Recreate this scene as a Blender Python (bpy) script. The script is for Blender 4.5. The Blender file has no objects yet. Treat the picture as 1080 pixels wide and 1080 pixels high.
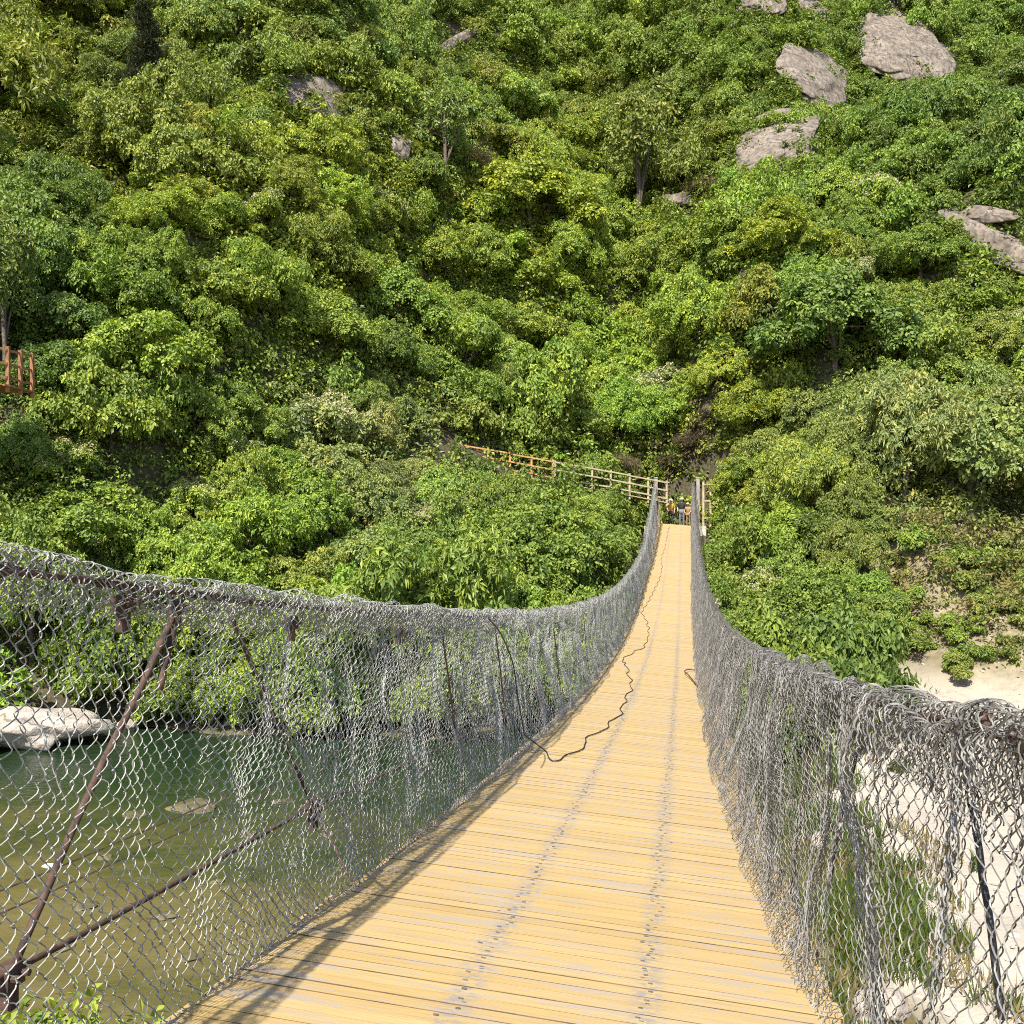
import bpy, math, random
import numpy as np
from mathutils import Vector

random.seed(7)
RNG = np.random.default_rng(11)
C = bpy.context.scene.collection
scene = bpy.context.scene

# ------------------------------------------------------------------ camera, sky, sun, exposure
FPX = 1040.0                                   # focal length in pixels of the 1080 px photograph
YAW = math.radians(9.85)                       # heading of the bridge, to the right of the camera axis
U = np.array([math.sin(YAW), math.cos(YAW), 0.0])
R = np.array([math.cos(YAW), -math.sin(YAW), 0.0])
UP = np.array([0, 0, 1.0])

cam_data = bpy.data.cameras.new("camera")
cam_data.sensor_width = 36.0
cam_data.lens = 36.0 * FPX / 1080.0
cam_data.clip_start = 0.05
cam_data.clip_end = 2000.0
cam = bpy.data.objects.new("camera", cam_data)
cam.rotation_euler = (math.radians(90), 0, 0)
C.objects.link(cam)
scene.camera = cam

sun_to = -0.17 * R - 0.80 * U + UP
sun_to /= np.linalg.norm(sun_to)
sun_data = bpy.data.lights.new("sun", 'SUN')
sun_data.energy = 5.0
sun_data.angle = math.radians(0.5)
sun_data.color = (1.0, 0.95, 0.86)
sun = bpy.data.objects.new("sun", sun_data)
sun.rotation_euler = Vector(sun_to).to_track_quat('Z', 'Y').to_euler()
C.objects.link(sun)

world = bpy.data.worlds.new("World")
scene.world = world
world.use_nodes = True
wn = world.node_tree
bgn = wn.nodes.get("Background") or wn.nodes.new("ShaderNodeBackground")
sky = wn.nodes.new("ShaderNodeTexSky")
sky.sky_type = 'NISHITA'
sky.sun_disc = False
sky.sun_elevation = math.asin(sun_to[2])
sky.sun_rotation = math.atan2(sun_to[0], sun_to[1])
wn.links.new(sky.outputs[0], bgn.inputs[0])
bgn.inputs[1].default_value = 0.125

scene.view_settings.view_transform = 'Standard'
scene.view_settings.look = 'None'
scene.view_settings.gamma = 1.0
scene.view_settings.exposure = 0.85
scene.cycles.max_bounces = 6
scene.cycles.diffuse_bounces = 3
scene.cycles.glossy_bounces = 3
scene.cycles.transmission_bounces = 3
scene.cycles.filter_width = 1.0
scene.cycles.use_denoising = False


# ------------------------------------------------------------------ helpers
def tag(o, label=None, cat=None, group=None, kind=None):
    if label: o['label'] = label
    if cat: o['category'] = cat
    if group: o['group'] = group
    if kind: o['kind'] = kind
    return o


def empty(name, loc, rz=0.0, label=None, cat=None, group=None):
    o = bpy.data.objects.new(name, None)
    o.location = [float(v) for v in loc]
    o.rotation_euler = (0, 0, rz)
    o.empty_display_size = 0.2
    C.objects.link(o)
    return tag(o, label, cat, group)


def raw_mesh(name, V, F, tone=None, mats=(), mat_idx=None, uv=None, smooth=False):
    """V (n,3); F (m,k) int array, or list of such arrays"""
    Fs = F if isinstance(F, list) else [F]
    me = bpy.data.meshes.new(name)
    V = np.asarray(V, dtype=np.float32)
    me.vertices.add(len(V))
    me.vertices.foreach_set("co", V.ravel())
    loops = np.concatenate([f.ravel() for f in Fs]).astype(np.int32)
    tot = np.concatenate([np.full(len(f), f.shape[1]) for f in Fs]).astype(np.int32)
    start = np.concatenate([[0], np.cumsum(tot)[:-1]]).astype(np.int32)
    me.loops.add(len(loops))
    me.loops.foreach_set("vertex_index", loops)
    me.polygons.add(len(tot))
    me.polygons.foreach_set("loop_start", start)
    me.polygons.foreach_set("loop_total", tot)
    me.polygons.foreach_set("use_smooth", np.full(len(tot), bool(smooth)))
    for m in mats:
        me.materials.append(m)
    if mat_idx is not None:
        me.polygons.foreach_set("material_index", np.asarray(mat_idx, dtype=np.int32))
    if tone is not None:
        a = me.attributes.new("tone", 'FLOAT', 'FACE')
        a.data.foreach_set("value", np.asarray(tone, dtype=np.float32))
    if uv is not None:
        l = me.uv_layers.new(name="UVMap")
        l.data.foreach_set("uv", np.asarray(uv, dtype=np.float32)[loops].ravel())
    me.update(calc_edges=True)
    return me


def link(name, me, parent=None, mat=None):
    if mat is not None:
        me.materials.append(mat)
    o = bpy.data.objects.new(name, me)
    C.objects.link(o)
    if parent is not None:
        o.parent = parent
    return o


class Acc:
    """collects vertices and faces of one mesh"""
    def __init__(s): s.V = []; s.F = {}; s.T = {}; s.M = {}; s.n = 0; s.UV = []

    def add(s, V, F, tone=0.5, mi=0, uv=None):
        V = np.asarray(V, float).reshape(-1, 3)
        F = np.asarray(F, int)
        k = F.shape[1]
        s.F.setdefault(k, []).append(F + s.n)
        s.T.setdefault(k, []).append(np.broadcast_to(np.asarray(tone, float), (len(F),)))
        s.M.setdefault(k, []).append(np.full(len(F), mi))
        s.UV.append(np.zeros((len(V), 2)) if uv is None else np.asarray(uv, float))
        s.V.append(V); s.n += len(V)
        return s

    def box(s, c, ax, half, tone=0.5, mi=0, uv=None):
        """centre, 3 axis vectors (rows), half sizes"""
        ax = np.asarray(ax, float)
        sg = np.array([[x, y, z] for z in (-1, 1) for y in (-1, 1) for x in (-1, 1)], float)
        V = np.asarray(c, float) + (sg * np.asarray(half)) @ ax
        F = [[0, 2, 3, 1], [4, 5, 7, 6], [0, 1, 5, 4], [2, 6, 7, 3], [0, 4, 6, 2], [1, 3, 7, 5]]
        return s.add(V, F, tone, mi, uv)

    def bar(s, a, b, w, h, up=UP, tone=0.5, mi=0):
        a = np.asarray(a, float); b = np.asarray(b, float)
        t = b - a; L = np.linalg.norm(t); t /= L
        n = np.cross(up, t); n /= np.linalg.norm(n)
        u2 = np.cross(t, n)
        return s.box((a + b) / 2, [t, n, u2], [L / 2, w / 2, h / 2], tone, mi)

    def tube(s, P, r, sides=6, ref=(0.31, 0.2, 0.93), tone=0.5, mi=0, cap=True):
        P = np.asarray(P, float)
        V, F = tubes(P[None], np.broadcast_to(np.asarray(r, float), (1, len(P))), sides, np.asarray(ref, float))
        s.add(V, F, tone, mi)
        if cap:
            b = s.n - len(V)
            s.add(np.zeros((0, 3)), np.array([list(range(sides))[::-1]]) + b - s.n, tone, mi)
            s.add(np.zeros((0, 3)), np.array([list(range(sides))]) + b + len(V) - sides - s.n, tone, mi)
        return s

    def mesh(s, name, mats=(), smooth=False, uv=False, tone=True):
        ks = sorted(s.F)
        Fs = [np.concatenate(s.F[k]) for k in ks]
        T = np.concatenate([np.concatenate(s.T[k]) for k in ks])
        M = np.concatenate([np.concatenate(s.M[k]) for k in ks])
        return raw_mesh(name, np.concatenate(s.V), Fs, T if tone else None, mats, M, np.concatenate(s.UV) if uv else None, smooth)


def tubes(P, r, sides, ref):
    """P (N,M,3) polylines -> tube surfaces"""
    N, M, _ = P.shape
    T = np.gradient(P, axis=1)
    T /= np.linalg.norm(T, axis=2, keepdims=True) + 1e-9
    n1 = np.cross(T, ref); n1 /= np.linalg.norm(n1, axis=2, keepdims=True) + 1e-9
    n2 = np.cross(T, n1)
    a = np.arange(sides) * 2 * np.pi / sides
    r = np.broadcast_to(np.asarray(r, float), (N, M))[:, :, None, None]
    V = P[:, :, None, :] + r * (n1[:, :, None, :] * np.cos(a)[None, None, :, None] + n2[:, :, None, :] * np.sin(a)[None, None, :, None])
    idx = np.arange(N * M * sides).reshape(N, M, sides)
    q = np.stack([idx[:, :-1, :], np.roll(idx, -1, 2)[:, :-1, :], np.roll(idx, -1, 2)[:, 1:, :], idx[:, 1:, :]], axis=-1)
    return V.reshape(-1, 3), q.reshape(-1, 4)


def sines(seed, n, fmin, fmax, dim):
    g = np.random.default_rng(seed)
    k = g.normal(size=(n, dim)); k /= np.linalg.norm(k, axis=1, keepdims=True)
    k *= np.exp(g.uniform(np.log(fmin), np.log(fmax), (n, 1))) * 2 * np.pi
    ph = g.uniform(0, 2 * np.pi, n)
    am = 1 / np.sqrt(n) * 1.4
    return lambda *x: sum(am * np.sin(sum(k[i, j] * x[j] for j in range(dim)) + ph[i]) for i in range(n))


# ------------------------------------------------------------------ materials
def new_mat(name):
    m = bpy.data.materials.new(name)
    m.use_nodes = True
    nt = m.node_tree
    return m, nt, nt.nodes["Principled BSDF"], nt.nodes["Material Output"]


def node(nt, typ, **kw):
    n = nt.nodes.new(typ)
    for k, v in kw.items():
        if k == 'inp':
            for i, val in v.items():
                n.inputs[i].default_value = val
        else:
            setattr(n, k, v)
    return n


def ramp(nt, fac, stops):
    r = nt.nodes.new("ShaderNodeValToRGB")
    e = r.color_ramp.elements
    while len(e) < len(stops): e.new(0.5)
    for i, (p, c) in enumerate(stops):
        e[i].position = p
        e[i].color = (*c, 1) if len(c) == 3 else c
    nt.links.new(fac, r.inputs[0])
    return r.outputs[0]


def mixc(nt, fac, a, b, mode='MIX'):
    m = nt.nodes.new("ShaderNodeMix"); m.data_type = 'RGBA'; m.blend_type = mode
    for sock, v in ((m.inputs[0], fac), (m.inputs[6], a), (m.inputs[7], b)):
        if isinstance(v, (int, float)): sock.default_value = v
        elif isinstance(v, tuple): sock.default_value = (*v, 1)
        else: nt.links.new(v, sock)
    return m.outputs[2]


def noise(nt, vec, scale, detail=3, rough=0.55):
    n = node(nt, "ShaderNodeTexNoise", inp={"Scale": scale, "Detail": detail, "Roughness": rough})
    if vec is not None: nt.links.new(vec, n.inputs["Vector"])
    return n.outputs["Fac"]


def mapping(nt, vec, scale, loc=(0, 0, 0)):
    m = node(nt, "ShaderNodeMapping")
    m.inputs["Scale"].default_value = scale
    m.inputs["Location"].default_value = loc
    nt.links.new(vec, m.inputs["Vector"])
    return m.outputs[0]


def bump(nt, h, strength, dist, bsdf):
    b = node(nt, "ShaderNodeBump", inp={"Strength": strength, "Distance": dist})
    nt.links.new(h, b.inputs["Height"])
    nt.links.new(b.outputs[0], bsdf.inputs["Normal"])


def two_tone(name, a, b, scale, rough=0.8, metal=0.0, bumpd=0.0, c=None, obj_space=False):
    m, nt, p, _ = new_mat(name)
    tc = node(nt, "ShaderNodeTexCoord")
    v = tc.outputs["Object"] if obj_space else node(nt, "ShaderNodeNewGeometry").outputs["Position"]
    f = noise(nt, v, scale, 5, 0.6)
    stops = [(0.35, a), (0.65, b)] if c is None else [(0.3, a), (0.52, b), (0.7, c)]
    nt.links.new(ramp(nt, f, stops), p.inputs["Base Color"])
    p.inputs["Roughness"].default_value = rough
    p.inputs["Metallic"].default_value = metal
    if bumpd: bump(nt, f, 0.6, bumpd, p)
    return m


def leaf_mat(name, transl=0.28, rough=0.5, spec=0.35, attr=False):
    m, nt, p, out = new_mat(name)
    oi = node(nt, "ShaderNodeObjectInfo")
    at = node(nt, "ShaderNodeAttribute", attribute_name="tone")
    tint = ramp(nt, at.outputs["Fac"], [(0.0, (0.55, 0.66, 0.66)), (0.5, (1.0, 1.0, 1.0)), (1.0, (1.55, 1.36, 1.15))])
    src = node(nt, "ShaderNodeAttribute", attribute_name="hue").outputs["Color"] if attr else oi.outputs["Color"]
    col = mixc(nt, 1.0, src, tint, 'MULTIPLY')
    nt.links.new(col, p.inputs["Base Color"])
    p.inputs["Roughness"].default_value = rough
    p.inputs["Specular IOR Level"].default_value = spec
    tr = node(nt, "ShaderNodeBsdfTranslucent")
    nt.links.new(mixc(nt, 1.0, col, (1.15, 1.2, 0.5), 'MULTIPLY'), tr.inputs[0])
    mx = node(nt, "ShaderNodeMixShader"); mx.inputs[0].default_value = transl
    nt.links.new(p.outputs[0], mx.inputs[1]); nt.links.new(tr.outputs[0], mx.inputs[2])
    nt.links.new(mx.outputs[0], out.inputs[0])
    return m


M_leaf = leaf_mat("leaf")
M_woodleaf = leaf_mat("wood_leaf", attr=True)
M_dryleaf = leaf_mat("dry_leaf", 0.1, 0.7, 0.2)
M_bark = two_tone("bark", (0.06, 0.045, 0.035), (0.16, 0.12, 0.09), 9, 0.9, 0, 0.02)
M_palebark = two_tone("pale_bark", (0.16, 0.14, 0.11), (0.32, 0.28, 0.22), 9, 0.9, 0, 0.02)
M_blossom = two_tone("blossom", (0.30, 0.27, 0.13), (0.46, 0.42, 0.25), 3, 0.7)
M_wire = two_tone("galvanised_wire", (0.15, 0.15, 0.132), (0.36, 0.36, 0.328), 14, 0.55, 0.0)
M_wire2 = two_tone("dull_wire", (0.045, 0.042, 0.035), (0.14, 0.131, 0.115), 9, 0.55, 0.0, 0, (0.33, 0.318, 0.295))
M_rust = two_tone("rusty_steel", (0.035, 0.022, 0.017), (0.12, 0.065, 0.045), 22, 0.85, 0.1, 0.004)
M_black = two_tone("black_rubber", (0.012, 0.012, 0.012), (0.03, 0.028, 0.026), 12, 0.6)
M_rock = None


def make_rock_mat(name, a, b, c, streak):
    m, nt, p, _ = new_mat(name)
    tc = node(nt, "ShaderNodeTexCoord")
    pos = node(nt, "ShaderNodeNewGeometry").outputs["Position"]
    f1 = noise(nt, pos, 0.9, 6, 0.65)
    f2 = noise(nt, mapping(nt, pos, (2.6, 2.6, 0.5)), 1.3, 5, 0.6)
    col = ramp(nt, f1, [(0.3, a), (0.5, b), (0.7, c)])
    col = mixc(nt, ramp(nt, f2, [(0.45, (0, 0, 0)), (0.66, (1, 1, 1))]), col, streak)
    vo = node(nt, "ShaderNodeTexVoronoi", feature='DISTANCE_TO_EDGE', inp={"Scale": 0.2})
    wob = node(nt, "ShaderNodeTexNoise", inp={"Scale": 0.8, "Detail": 4.0}); nt.links.new(pos, wob.inputs["Vector"])
    va = node(nt, "ShaderNodeVectorMath", operation='MULTIPLY_ADD'); nt.links.new(wob.outputs["Color"], va.inputs[0]); va.inputs[1].default_value = (2.2, 2.2, 2.2); nt.links.new(mapping(nt, pos, (1, 1, 2.2)), va.inputs[2])
    nt.links.new(va.outputs[0], vo.inputs["Vector"])
    crack = ramp(nt, vo.outputs[0], [(0.0, (1, 1, 1)), (0.022, (0, 0, 0))])
    col = mixc(nt, crack, col, tuple(x * 0.45 for x in a))
    nt.links.new(col, p.inputs["Base Color"])
    p.inputs["Roughness"].default_value = 0.9
    f3 = noise(nt, pos, 3.5, 8, 0.7)
    bump(nt, f3, 0.9, 0.25, p)
    return m


M_rock = make_rock_mat("granite", (0.13, 0.102, 0.078), (0.235, 0.188, 0.144), (0.33, 0.275, 0.218), (0.085, 0.072, 0.06))
M_boulder = make_rock_mat("river_boulder", (0.42, 0.35, 0.28), (0.58, 0.50, 0.42), (0.66, 0.60, 0.52), (0.46, 0.39, 0.31))


def make_paint_mat(name):
    """worn yellow deck paint; UV = (metres across the deck, metres along it), tone = plank"""
    m, nt, p, _ = new_mat(name)
    uv = node(nt, "ShaderNodeUVMap").outputs[0]
    at = node(nt, "ShaderNodeAttribute", attribute_name="tone")
    paint = ramp(nt, at.outputs["Fac"], [(0.0, (0.40, 0.268, 0.092)), (0.5, (0.455, 0.312, 0.114)), (1.0, (0.50, 0.352, 0.146))])
    big = noise(nt, mapping(nt, uv, (0.6, 0.45, 1)), 1.0, 3)
    paint = mixc(nt, ramp(nt, big, [(0.35, (0, 0, 0)), (0.7, (0.75, 0.75, 0.75))]), paint, (0.44, 0.325, 0.165))
    grain = noise(nt, mapping(nt, uv, (3.0, 90.0, 1)), 1.0, 4, 0.65)
    paint = mixc(nt, ramp(nt, grain, [(0.36, (0.75, 0.75, 0.75)), (0.52, (0, 0, 0))]), paint, (0.36, 0.235, 0.10))
    # worn to the grey wood in streaks along the plank
    st = noise(nt, mapping(nt, uv, (1.6, 13.0, 1), (3, 1, 0)), 1.0, 6, 0.72)
    worn = ramp(nt, st, [(0.51, (0, 0, 0)), (0.60, (0.8, 0.8, 0.8))])
    col = mixc(nt, worn, paint, (0.34, 0.29, 0.245))
    # scuffs round the two nail lines
    sx = node(nt, "ShaderNodeSeparateXYZ"); nt.links.new(uv, sx.inputs[0])
    tot = None
    for lat in (-0.81, -0.14):
        a = node(nt, "ShaderNodeMath", operation='SUBTRACT'); nt.links.new(sx.outputs[0], a.inputs[0]); a.inputs[1].default_value = lat
        b = node(nt, "ShaderNodeMath", operation='ABSOLUTE'); nt.links.new(a.outputs[0], b.inputs[0])
        c = node(nt, "ShaderNodeMapRange", inp={"From Min": 0.02, "From Max": 0.085, "To Min": 1.0, "To Max": 0.0}); nt.links.new(b.outputs[0], c.inputs[0])
        if tot is None: tot = c.outputs[0]
        else:
            d = node(nt, "ShaderNodeMath", operation='ADD'); nt.links.new(tot, d.inputs[0]); nt.links.new(c.outputs[0], d.inputs[1]); tot = d.outputs[0]
    sn = noise(nt, mapping(nt, uv, (14, 34, 1)), 1.0, 3, 0.7)
    sm = node(nt, "ShaderNodeMath", operation='MULTIPLY'); nt.links.new(tot, sm.inputs[0])
    nt.links.new(ramp(nt, sn, [(0.47, (0, 0, 0)), (0.56, (0.8, 0.8, 0.8))]), sm.inputs[1])
    col = mixc(nt, sm.outputs[0], col, (0.24, 0.22, 0.21))
    nt.links.new(col, p.inputs["Base Color"])
    p.inputs["Roughness"].default_value = 0.75
    bump(nt, grain, 0.35, 0.004, p)
    return m


M_deck = make_paint_mat("worn_yellow_paint")
M_nail = two_tone("nail_steel", (0.10, 0.095, 0.09), (0.2, 0.19, 0.18), 30, 0.6, 0.4)
M_plankside = two_tone("bare_plank_edge", (0.07, 0.05, 0.03), (0.20, 0.13, 0.06), 6, 0.9)
M_orange = two_tone("orange_wood", (0.40, 0.20, 0.06), (0.58, 0.33, 0.12), 4, 0.8)
M_palewood = two_tone("weathered_wood", (0.34, 0.26, 0.16), (0.50, 0.41, 0.27), 4, 0.85)
M_brownwood = two_tone("brown_wood", (0.20, 0.085, 0.035), (0.36, 0.17, 0.075), 4, 0.8)
M_concrete = two_tone("pale_concrete", (0.40, 0.38, 0.34), (0.55, 0.52, 0.47), 3, 0.9, 0, 0.01)
M_post = two_tone("weathered_post", (0.20, 0.18, 0.16), (0.34, 0.31, 0.28), 3, 0.9)
M_steel = two_tone("grey_steel", (0.28, 0.28, 0.28), (0.44, 0.44, 0.43), 5, 0.6, 0.2)

# ------------------------------------------------------------------ the bridge's line
S_END = 62.0
WATER = -7.5
LAT_L, LAT_R = -1.65, 0.60
TILT = 0.075


def deck_z(s):
    t = np.asarray(s, float) / S_END
    return -1.25 + 0.55 * t - 4 * 2.35 * t * (1 - t)


def dzl(s, lat):
    return deck_z(s) - TILT * (np.asarray(lat, float) - LAT_L)


def BP(s, lat, z):
    s, lat, z = np.broadcast_arrays(np.asarray(s, float), np.asarray(lat, float), np.asarray(z, float))
    return s[..., None] * U + lat[..., None] * R + z[..., None] * UP


def PZ(px, py, Z):
    """world point seen at photo pixel (px,py) at depth Z"""
    return np.array([(px - 540) / FPX * Z, Z, -(py - 540) / FPX * Z])


def on_side(px, py, lat):
    """world point at photo pixel on the vertical plane that runs along the bridge at offset lat"""
    d = np.array([(px - 540) / FPX, 1.0, -(py - 540) / FPX])
    return d * (lat / d.dot(R))


# ------------------------------------------------------------------ terrain
_tn1 = sines(3, 10, 0.012, 0.06, 2)
_tn2 = sines(4, 10, 0.08, 0.3, 2)
FX = np.array([-90, -40, -16, -8, 0, 7, 11, 14, 17, 20, 30, 60, 120.0])
FY = np.array([30, 34, 42, 52, 57, 60.5, 62.5, 48, 39.5, 35.5, 32, 31, 29.0])
FZ = np.array([4.5, 4.5, 4.2, 3.0, 1.6, 0.0, -1.0, -5.2, -6.6, -6.7, -6.6, -6.5, -6.0])


def shore_right(y):                            # left edge of the sand bank
    return 7.1 + (y - 14.4) * 0.186 + 0.35 * np.sin(y * 0.7) + 0.2 * np.sin(y * 1.9)


def terrain(x, y):
    x = np.asarray(x, float); y = np.asarray(y, float)
    fy = np.interp(x, FX, FY); fz = np.interp(x, FX, FZ)
    sy = 33.0 + 0.9 * np.sin(x * 0.35) + 0.5 * np.sin(x * 0.9 + 1)
    sy = np.minimum(sy, fy - 3)
    t = np.clip((y - sy) / np.maximum(fy - sy, 1), 0, 1)
    far = WATER - 0.12 + (fz - WATER + 0.12) * t ** 1.25
    far = np.where(y < sy, WATER - 0.12 - np.clip((sy - y) * 0.10, 0, 1.3), far)
    up = np.clip(y - fy, 0, None)
    n = _tn1(x, y) * 3.0 + _tn2(x, y) * 0.5
    gentle = np.clip((x - 11) / 5, 0, 1) * 0.34 * np.minimum(up, 17)
    far = far + 0.86 * up - gentle - 0.0006 * up ** 2 + n * np.clip(up / 14, 0, 1)
    far = np.minimum(far, 110 + n)
    far = far + _tn2(x, y) * 0.22 * np.clip((y - sy) / 3, 0, 1)
    # sand bank on the right
    d = x - (shore_right(y) - 3.2)
    sand = WATER - 0.5 + np.clip(d, -5, 3.2) * 0.25 + np.clip(d - 3.2, 0, 60) * 0.035 + _tn2(x * 2, y * 2) * 0.07
    far = np.maximum(far, np.where(d > -5, sand, -99))
    s_ = x * U[0] + y * U[1]; l_ = x * R[0] + y * R[1]
    m_ = np.clip((s_ - 52) / 3, 0, 1) * np.clip((66.5 - s_) / 1.2, 0, 1) * np.clip((3.4 - np.abs(l_ + 0.5)) / 1.0, 0, 1)
    far = np.where(m_ > 0, np.minimum(far, far * (1 - m_) + m_ * (deck_z(np.clip(s_, 0, S_END)) - 0.75)), far)
    # bank under the near end of the bridge
    near = WATER - 0.3 + (9.5 + 0.8 * np.sin(x * 0.5) - y) * 0.66
    near = np.minimum(near, -1.42 + 0.02 * np.clip(-y, 0, 60) + 0.1 * _tn2(x, y))
    return np.maximum(far, near)


def hit(px, py, z0=8.0, z1=230.0):
    """point where the photo's pixel ray meets the ground"""
    Z = np.linspace(z0, z1, 1500)
    g = terrain((px - 540) / FPX * Z, Z)
    h = -(py - 540) / FPX * Z
    i = np.argmax(h < g)
    if not (h < g).any(): return None
    return PZ(px, py, Z[i])


xs = np.concatenate([np.linspace(-200, -62, 40), np.linspace(-60, 60, 220), np.linspace(62, 200, 40)])
ys = np.concatenate([np.linspace(-90, -6, 22), np.linspace(-5, 75, 150), np.linspace(76, 170, 110), np.linspace(173, 300, 30)])
GX, GY = np.meshgrid(xs, ys)
GZ = terrain(GX, GY)
idx = np.arange(GX.size).reshape(GX.shape)
quads = np.stack([idx[:-1, :-1], idx[:-1, 1:], idx[1:, 1:], idx[1:, :-1]], -1).reshape(-1, 4)
gme = raw_mesh("ground", np.stack([GX, GY, GZ], -1).reshape(-1, 3), quads, smooth=True)


def ground_mat():
    m, nt, p, _ = new_mat("hill_ground")
    geo = node(nt, "ShaderNodeNewGeometry")
    pos = geo.outputs["Position"]
    sx = node(nt, "ShaderNodeSeparateXYZ"); nt.links.new(pos, sx.inputs[0])
    f = noise(nt, pos, 0.5, 7, 0.68)
    soil = ramp(nt, f, [(0.32, (0.028, 0.03, 0.011)), (0.5, (0.05, 0.052, 0.018)), (0.62, (0.10, 0.08, 0.04)), (0.75, (0.20, 0.15, 0.095))])
    f2 = noise(nt, pos, 2.2, 8, 0.75)
    f4 = noise(nt, pos, 7.0, 8, 0.8)
    litter_ = ramp(nt, f4, [(0.36, (0.012, 0.012, 0.006)), (0.48, (0.05, 0.042, 0.02)), (0.58, (0.12, 0.09, 0.05)), (0.68, (0.26, 0.20, 0.13))])
    soil = mixc(nt, 0.65, soil, litter_)
    sand = ramp(nt, f2, [(0.3, (0.26, 0.215, 0.16)), (0.46, (0.47, 0.405, 0.325)), (0.7, (0.60, 0.53, 0.44))])
    bed = ramp(nt, noise(nt, pos, 0.8, 6, 0.7), [(0.3, (0.08, 0.07, 0.03)), (0.7, (0.22, 0.19, 0.09))])
    lowmask = node(nt, "ShaderNodeMapRange", inp={"From Min": WATER + 0.9, "From Max": WATER + 2.3, "To Min": 1.0, "To Max": 0.0})
    nz = node(nt, "ShaderNodeMath", operation='MULTIPLY_ADD'); nt.links.new(f2, nz.inputs[0]); nz.inputs[1].default_value = 1.6; nt.links.new(sx.outputs[2], nz.inputs[2])
    nt.links.new(nz.outputs[0], lowmask.inputs[0])
    dx = node(nt, "ShaderNodeMapRange", inp={"From Min": 14.0, "From Max": 18.0}); nt.links.new(sx.outputs[0], dx.inputs[0])
    dz = node(nt, "ShaderNodeMapRange", inp={"From Min": -1.0, "From Max": 2.5, "To Min": 1.0, "To Max": 0.0}); nt.links.new(sx.outputs[2], dz.inputs[0])
    dm = node(nt, "ShaderNodeMath", operation='MULTIPLY'); nt.links.new(dx.outputs[0], dm.inputs[0]); nt.links.new(dz.outputs[0], dm.inputs[1])
    dry = ramp(nt, f2, [(0.3, (0.10, 0.085, 0.04)), (0.5, (0.22, 0.18, 0.10)), (0.7, (0.36, 0.30, 0.20))])
    soil = mixc(nt, dm.outputs[0], soil, dry)
    xm = node(nt, "ShaderNodeMapRange", inp={"From Min": 3.0, "From Max": 6.0}); nt.links.new(sx.outputs[0], xm.inputs[0])
    mm = node(nt, "ShaderNodeMath", operation='MULTIPLY'); nt.links.new(lowmask.outputs[0], mm.inputs[0]); nt.links.new(xm.outputs[0], mm.inputs[1])
    col = mixc(nt, mm.outputs[0], soil, sand)
    wet = node(nt, "ShaderNodeMapRange", inp={"From Min": WATER - 0.05, "From Max": WATER + 0.15, "To Min": 1.0, "To Max": 0.0})
    nt.links.new(sx.outputs[2], wet.inputs[0])
    col = mixc(nt, wet.outputs[0], col, bed)
    nt.links.new(col, p.inputs["Base Color"])
    p.inputs["Roughness"].default_value = 0.95
    bump(nt, f2, 0.7, 0.10, p)
    return m


tag(link("ground", gme, mat=ground_mat()), kind="structure")


def water_mat():
    m, nt, p, _ = new_mat("river_water")
    pos = node(nt, "ShaderNodeNewGeometry").outputs["Position"]
    f = noise(nt, mapping(nt, pos, (0.16, 0.34, 1)), 1.0, 5, 0.6)
    f2 = noise(nt, mapping(nt, pos, (0.9, 1.3, 1), (7, 2, 0)), 1.0, 6, 0.75)
    sy = node(nt, "ShaderNodeSeparateXYZ"); nt.links.new(pos, sy.inputs[0])
    dd = node(nt, "ShaderNodeMapRange", inp={"From Min": 17.0, "From Max": 29.0}); nt.links.new(sy.outputs[1], dd.inputs[0])
    ad = node(nt, "ShaderNodeMath", operation='MULTIPLY_ADD'); nt.links.new(f, ad.inputs[0]); ad.inputs[1].default_value = 1.5; ad.inputs[2].default_value = -0.75
    sm = node(nt, "ShaderNodeMath", operation='ADD'); nt.links.new(dd.outputs[0], sm.inputs[0]); nt.links.new(ad.outputs[0], sm.inputs[1])
    col = ramp(nt, sm.outputs[0], [(0.0, (0.125, 0.102, 0.038)), (0.35, (0.075, 0.070, 0.021)), (0.6, (0.034, 0.045, 0.013)), (0.95, (0.014, 0.030, 0.011))])
    bed = ramp(nt, f2, [(0.40, (0.35, 0.35, 0.35)), (0.5, (0, 0, 0)), (0.6, (0, 0, 0)), (0.70, (1, 1, 1))])
    inv = node(nt, "ShaderNodeMath", operation='SUBTRACT'); inv.inputs[0].default_value = 1.0; nt.links.new(dd.outputs[0], inv.inputs[1])
    bm_ = mixc(nt, 1.0, bed, inv.outputs[0], 'MULTIPLY')
    col = mixc(nt, bm_, col, (0.17, 0.14, 0.07))
    nt.links.new(col, p.inputs["Base Color"])
    p.inputs["Roughness"].default_value = 0.07
    p.inputs["IOR"].default_value = 1.33
    w = noise(nt, mapping(nt, pos, (1.2, 2.2, 1)), 1.6, 4, 0.6)
    bump(nt, w, 0.45, 0.07, p)
    return m


wx = np.linspace(-200, 200, 3); wy = np.array([-40, 10, 70.0])
WX, WY = np.meshgrid(wx, wy)
i9 = np.arange(9).reshape(3, 3)
wq = np.stack([i9[:-1, :-1], i9[:-1, 1:], i9[1:, 1:], i9[1:, :-1]], -1).reshape(-1, 4)
tag(link("river_water", raw_mesh("river_water", np.stack([WX, WY, np.full_like(WX, WATER)], -1).reshape(-1, 3), wq), mat=water_mat()), kind="structure")

# ------------------------------------------------------------------ suspension bridge
bridge = empty("suspension_bridge", BP(0, -0.55, deck_z(0)), -YAW,
               "long narrow suspension footbridge with worn yellow plank deck sagging across the river", "footbridge")
BINV = None


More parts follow.
